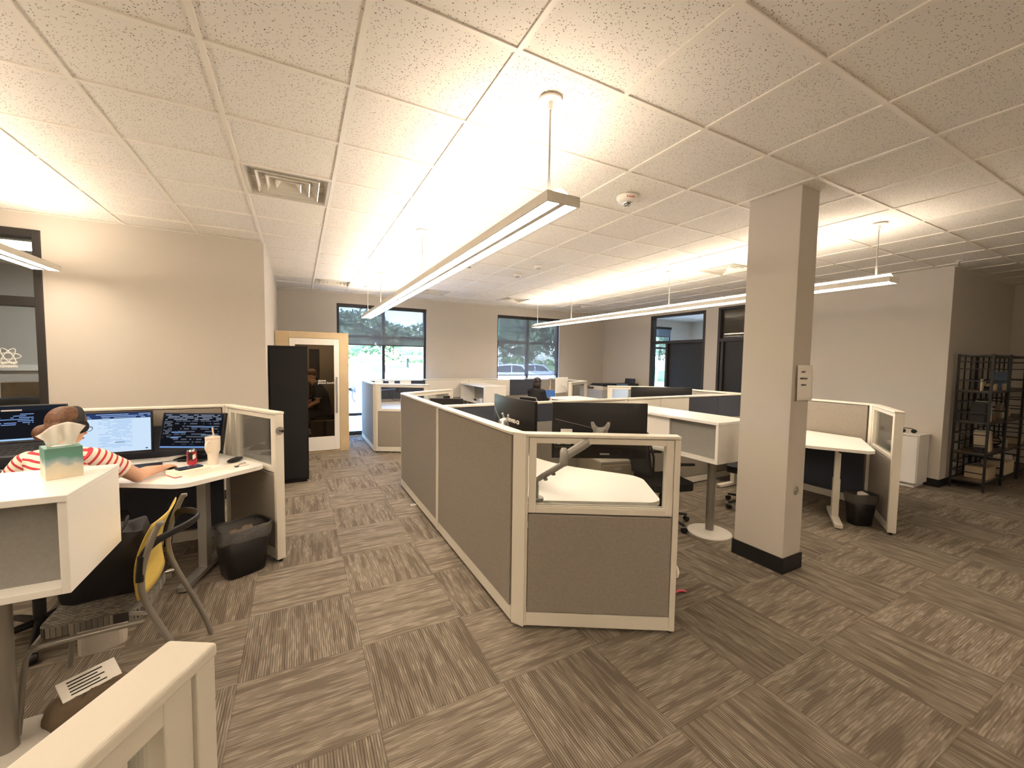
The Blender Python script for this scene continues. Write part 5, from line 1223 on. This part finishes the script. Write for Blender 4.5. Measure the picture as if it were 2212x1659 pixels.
def bookcase(x, lab):
    t = thing('bookcase', lab, 'bookcase', (x, 1.88, 0), 0, 'open black metal bookcases against the right wall')
    w, d, h = .36, .155, 1.84
    for sx in (-1, 1):
        for sy in (-1, 1):
            MB().box(sx*w-.012, sx*w+.012, sy*d-.012, sy*d+.012, 0, h).build('post', M_blackpaint, t)
    for k, z in enumerate((.12, .50, .92, 1.34, 1.83)):
        s = MB()
        for sy in (-1, 1): s.box(-w, w, sy*d-.008, sy*d+.008, z-.02, z)
        for sx in (-1, 1): s.box(sx*w-.008, sx*w+.008, -d, d, z-.02, z)
        s.build('shelf_frame', M_blackpaint, t)
        if k < 4: MB().box(-w+.01, w-.01, -d+.008, d-.008, z-.004, z+.006).build('shelf', M_shelfboard, t)
    for z in (.24, .36, .62, .76, 1.05, 1.19, 1.48, 1.64, 1.74):
        r_ = MB()
        for sx in (-1, 1): r_.box(sx*w-.005, sx*w+.005, -d, d, z-.006, z+.006)
        r_.box(-w, w, d-.005, d+.005, z-.006, z+.006); r_.build('rail', M_blackpaint, t)
    for x_ in (-.12, .12): MB().box(x_-.007, x_+.007, d-.008, d+.006, .1, h).build('back_bar', M_blackpaint, t)
    return t
bookcase(8.37, 'black open metal bookcase nearest the corner, full of small things')
bookcase(9.12, 'black open metal bookcase in the middle of the three')
bookcase(9.87, 'black open metal bookcase cut by the right edge of the photo')
def item(kind, name, cat, label, x, y, z, sz, c, rz=0, tilt=0):
    t = thing(name, label, cat, (x, y, z+.0065), rz); m_ = mat('item_%d_%d_%d' % c, c, .55)
    if kind == 'box': MB().box(-sz[0]/2, sz[0]/2, -sz[1]/2, sz[1]/2, 0, sz[2], T=Matrix.Rotation(tilt, 4, 'Y')).build('body', m_, t, bevel=.004)
    elif kind == 'book':
        MB().box(-sz[0]/2, sz[0]/2, -sz[1]/2, sz[1]/2, 0, sz[2], T=Matrix.Rotation(tilt, 4, 'Y')).build('cover', m_, t, bevel=.002)
        MB().box(-sz[0]/2+.003, sz[0]/2-.003, -sz[1]/2+.004, sz[1]/2-.002, .003, sz[2]+.001, T=Matrix.Rotation(tilt, 4, 'Y')).build('pages', M_paper, t)
    elif kind == 'globe':
        MB().lathe([(.04, 0), (.045, .02), (.02, .035)], n=20).build('base', M_black, t); MB().ell((0, 0, .095), .062, 20, 14).build('globe', glassmat('globe_glass', (.9, .88, .84), 2.5), t)
    elif kind == 'vase': MB().lathe([(.02, 0), (.045, .03), (.05, .08), (.03, .13), (.035, .15)], n=20).build('body', m_, t)
    elif kind == 'mug':
        MB().lathe([(.035, 0), (.04, .08), (.036, .08), (.03, .01)], n=20).build('body', m_, t); MB().tube([(.038, 0, .065), (.065, 0, .055), (.06, 0, .03), (.038, 0, .02)], .005, 6).build('handle', m_, t)
    return t
bk = [('box', 'photo_frame', 'picture frame', 'pale standing frame on the upper shelf of the first bookcase', 8.15, 1.84, 1.34, (.10, .02, .16), (196, 184, 160), .1, 0),
 ('globe', 'glass_globe', 'ornament', 'glass globe on a black stand on the upper shelf of the first bookcase', 8.36, 1.84, 1.34, 0, (0,0,0), 0, 0),
 ('box', 'gift_box', 'box', 'small cream box right of the glass globe', 8.56, 1.84, 1.34, (.11, .08, .09), (200, 182, 150), 0, 0),
 ('book', 'book', 'book', 'tall blue-grey book standing on the upper shelf of the middle bookcase', 8.90, 1.84, 1.34, (.11, .16, .26), (92, 108, 132), 0, 0),
 ('book', 'book', 'book', 'stack-like pale book leaning by the blue-grey book', 8.82, 1.76, 1.34, (.09, .06, .09), (210, 200, 180), 0, 0),
 ('vase', 'plant_pot', 'pot', 'dark vase on the upper shelf of the middle bookcase', 9.22, 1.86, 1.34, 0, (26, 26, 28), 0, 0),
 ('box', 'speaker', 'speaker', 'dark upright box at the left of the second shelf in the first bookcase', 8.12, 1.84, .92, (.10, .14, .27), (22, 22, 24), 0, 0),
 ('book', 'book', 'book', 'white slanted book on the second shelf of the first bookcase', 8.28, 1.84, .92, (.09, .15, .27), (216, 204, 180), 0, R(-7)),
 ('box', 'black_carton', 'box', 'black carton in the middle of the second shelf of the first bookcase', 8.43, 1.86, .92, (.09, .12, .30), (20, 20, 22), 0, 0),
 ('mug', 'mug', 'mug', 'brown mug at the right of the second shelf of the first bookcase', 8.60, 1.82, .92, 0, (120, 96, 74), .5, 0),
 ('box', 'award', 'trophy', 'tall pale award on the second shelf of the middle bookcase', 8.95, 1.84, .92, (.07, .05, .22), (150, 138, 118), 0, 0),
 ('mug', 'mug', 'mug', 'white mug on the second shelf of the middle bookcase', 9.12, 1.82, .92, 0, (222, 212, 190), .3, 0),
 ('vase', 'jar', 'jar', 'tan jar at the right of the second shelf of the middle bookcase', 9.30, 1.84, .92, 0, (170, 150, 120), 0, 0),
 ('book', 'book', 'book', 'pale book tilted on the third shelf of the first bookcase', 8.40, 1.84, .50, (.08, .15, .29), (206, 192, 164), 0, R(-16)),
 ('book', 'book', 'book', 'brown book tilted behind the pale one on the third shelf', 8.56, 1.86, .50, (.05, .15, .25), (128, 108, 84), 0, R(-14)),
 ('box', 'black_gadget', 'gadget', 'small black gadget at the left of the third shelf of the first bookcase', 8.16, 1.82, .50, (.11, .10, .07), (18, 18, 20), 0, 0),
 ('globe', 'glass_globe', 'ornament', 'glass ornament on the third shelf of the middle bookcase', 8.92, 1.84, .50, 0, (0,0,0), 0, 0),
 ('box', 'drone', 'drone', 'white and dark small drone box on the third shelf of the middle bookcase', 9.16, 1.84, .50, (.18, .14, .10), (186, 176, 156), .2, 0),
 ('box', 'folded_cloth', 'cloth', 'folded cream cloth on the third shelf of the bookcase at the right edge', 9.72, 1.84, .50, (.24, .20, .10), (204, 186, 150), .1, 0),
 ('box', 'storage_crate', 'crate', 'cream crate on the bottom shelf of the first bookcase', 8.44, 1.86, .12, (.34, .22, .16), (176, 158, 128), 0, 0),
 ('box', 'storage_crate', 'crate', 'pale box of papers on the bottom shelf of the middle bookcase', 9.10, 1.84, .12, (.40, .24, .18), (206, 192, 162), 0, 0),
 ('book', 'book', 'book', 'white book lying on the bottom shelf of the middle bookcase', 9.36, 1.84, .12, (.06, .18, .24), (226, 218, 200), 0, R(-10))]
for it in bk: item(*it)

# ================================================================ OUTSIDE THE WINDOWS
struct('ground', MB().box(-60, 90, YF+.2, 120, -.25, -.03), mat('concrete', (196, 192, 184), .9, nscale=2, nvar=.06))
o = MB().box(-60, 90, 27.5, 60, -.03, .02).build('lawn', mat('lawn_green', (120, 140, 84), .95, nscale=6, nvar=.25)); tag(o, 'strip of grass beyond the car park outside the windows', 'grass', kind='stuff')
o = MB().box(-4, 8, 10.6, 13.2, -.03, .03).build('gravel_bed', mat('gravel', (206, 196, 180), .95, nscale=12, nvar=.3, bump=1, bscale=20)); tag(o, 'pale gravel bed just outside the big window', 'gravel', kind='stuff')
def foliage(mb, c, r, n, size, seedv):
    rnd = random.Random(seedv)
    blobs = [(V(c[0]+rnd.uniform(-.6, .6)*r[0], c[1]+rnd.uniform(-.6, .6)*r[1], c[2]+rnd.uniform(-.6, .7)*r[2]), rnd.uniform(.3, .5)) for _ in range(16)]
    for _ in range(n):
        bc, br = rnd.choice(blobs); d = V(rnd.gauss(0, 1), rnd.gauss(0, 1), rnd.gauss(0, 1)).normalized()
        p = bc+V(d.x*r[0]*br, d.y*r[1]*br, d.z*r[2]*br)*rnd.uniform(.75, 1.05); s = size*rnd.uniform(.6, 1.4)
        a = V(rnd.gauss(0, 1), rnd.gauss(0, 1), rnd.gauss(0, 1)).normalized()*s; b2 = a.cross(d).normalized()*s*.6 if a.cross(d).length > 1e-4 else V(s, 0, 0)
        mb.quad(p-a, p+b2, p+a, p-b2)
M_leafs = [mat('leaf_green_%d' % i, c, .8, nscale=.6, nvar=.3) for i, c in enumerate(((112, 132, 100), (124, 142, 106), (98, 118, 94)))]
M_bark = mat('bark', (96, 80, 64), .9)
trees = [(3.4, 33, 3.1, 3.9, 'broad leafy tree seen through the left half of the big window'), (8.3, 34, 2.9, 3.4, 'rounder leafy tree seen through the right half of the big window'), (12.0, 36, 1.9, 4.2, 'slim tree at the right edge of the big window view'),
 (15.6, 31, 3.3, 5.8, 'tall dense tree seen through the left half of the second window'), (19.3, 33, 2.9, 5.2, 'tall tree seen through the right half of the second window'), (23, 32, 3.2, 5.4, 'tall tree at the right edge of the second window view'), (29, 24, 3.0, 5.0, 'tree outside the side office window')]
for k, (x, y, rr, hh, lab) in enumerate(trees):
    t = thing('tree', lab, 'tree', (x, y, -.03)); zc = hh*.78
    f = MB(); foliage(f, (0, 0, zc), (rr*1.15, rr*.9, hh*.62), 4200, .17, k); f.build('foliage', M_leafs[k % 3], t)
    MB().ell((0, 0, zc), (rr*.5, rr*.45, hh*.30), 14, 10).build('inner_crown', M_leafs[2], t)
    MB().tube([(0, 0, 0), (.1, 0, hh*.3), (0, 0, hh*.6)], [.28, .2, .12], 10).build('trunk', M_bark, t)
hg = MB()
for k in range(14): foliage(hg, (-2+k*2.3, 27.6, .95), (1.5, .7, .95), 1500, .10, 50+k)
o = hg.build('hedge', mat('hedge_green', (128, 158, 96), .8, nscale=1.5, nvar=.3)); tag(o, 'pale green hedge behind the parked cars outside', 'hedge', kind='stuff')
o = hg2 = MB().box(-3, 30, 27.3, 27.9, 0, 1.3).build('hedge_core', mat('hedge_green', (0,0,0)), o)
def car(x, y, rz, label, c):
    t = thing('car', label, 'car', (x, y, -.03), rz, 'cars parked outside'); m_ = mat('car_paint_%d' % c[0], c, .25, coat=.5)
    prof = [(-2.25, .30), (-2.3, .62), (-2.2, .86), (-1.75, .98), (-1.15, 1.42), (-.3, 1.52), (.7, 1.45), (1.25, 1.02), (2.05, .88), (2.3, .62), (2.28, .30)]
    MB().prism(prof, -.86, .86, T=Matrix.Rotation(R(90), 4, 'X')).build('body', m_, t, bevel=.06, seg=3)
    for s in (-1, 1):
        w = MB().prism([(-1.55, 1.0), (-1.05, 1.36), (-.15, 1.42), (-.15, 1.0)], -.004, .004, T=Tm(0, s*.868, 0, rx=R(90))); w.prism([(-.06, 1.0), (-.06, 1.42), (.62, 1.36), (1.1, 1.0)], -.004, .004, T=Tm(0, s*.868, 0, rx=R(90)))
        w.build('side_windows', mat('car_glass', (60, 68, 76), .1), t)
        for wx in (-1.4, 1.4):
            q = MB().lathe([(.20, -.09), (.33, -.09), (.34, 0), (.33, .09), (.20, .09)], n=24, T=Tm(wx, s*.80, .34, rx=R(90))).build('wheel', M_black, t)
            MB().lathe([(.20, -.095), (.18, .095)], n=20, T=Tm(wx, s*.80, .34, rx=R(90))).build('hubcap', M_silver, q)
    return t
car(3.9, 21.5, R(4), 'white car parked outside the left window, between the utility boxes', (226, 228, 228))
car(11.4, 22.5, R(8), 'white estate car parked outside the second window', (232, 234, 236))
car(14.6, 25.0, R(5), 'silver car parked behind the white estate outside', (190, 196, 204))
car(8.4, 25.0, R(2), 'grey car parked at the left outside the second window', (140, 146, 154))
def ubox(x, y, w_, h_, label):
    t = thing('utility_cabinet', label, 'utility box', (x, y, -.03), 0, 'green utility cabinets outside'); g = mat('utility_green', (176, 196, 184), .6)
    MB().box(-w_/2, w_/2, -.45, .45, 0, h_).build('housing', g, t, bevel=.02); MB().box(-w_/2-.03, w_/2+.03, -.48, .48, h_, h_+.05).build('lid', g, t, bevel=.01)
    for s in (-1, 1): MB().box(min(s*.01, s*(w_/2-.03)), max(s*.01, s*(w_/2-.03)), -.465, -.45, .08, h_-.06).build('door', mat('utility_green2', (188, 206, 194), .5), t, bevel=.005)
ubox(1.95, 14.4, .42, 1.5, 'narrow pale green utility cabinet outside the left window')
ubox(3.15, 13.8, .95, 1.30, 'wide pale green utility cabinet outside the left window')
ubox(3.95, 14.6, .60, 1.50, 'tall pale green utility cabinet at the right outside the left window')
t = thing('bicycle', 'bicycle parked outside beside the phone booth window edge', 'bicycle', (1.55, 15.6, -.03), R(10))
for sx in (-.5, .5):
    w_ = MB().tube([(sx+.34*math.cos(R(a)), 0, .35+.34*math.sin(R(a))) for a in range(0, 360, 20)], .022, 8, closed=True)
    for a in range(0, 360, 45): w_.tube([(sx, 0, .35), (sx+.33*math.cos(R(a)), 0, .35+.33*math.sin(R(a)))], .004, 4)
    w_.build('wheel', M_black, t)
MB().tube([(-.5, 0, .35), (-.15, 0, .80), (.35, 0, .82), (-.02, 0, .33), (-.15, 0, .80)], .018, 8).tube([(-.5, 0, .35), (-.02, 0, .33)], .014, 8).tube([(.5, 0, .35), (.33, 0, .98), (.28, 0, 1.0)], .016, 8).build('bike_frame', mat('bike_blue', (110, 130, 156), .4), t)
MB().box(-.26, -.06, -.06, .06, .84, .90).build('saddle', M_black, t, bevel=.02)
t = thing('carport', 'low roofed shelter in the distance outside the left window', 'shelter', (8.6, 26.0, -.03), R(12))
MB().box(-2.2, 2.2, -1.5, 1.5, 1.75, 1.95).build('roof', mat('shelter_roof', (206, 168, 120), .7), t, bevel=.02)
for sx in (-2, 2):
    for sy in (-1.3, 1.3): MB().box(sx-.06, sx+.06, sy-.06, sy+.06, 0, 1.76).build('post', M_bronze, t)
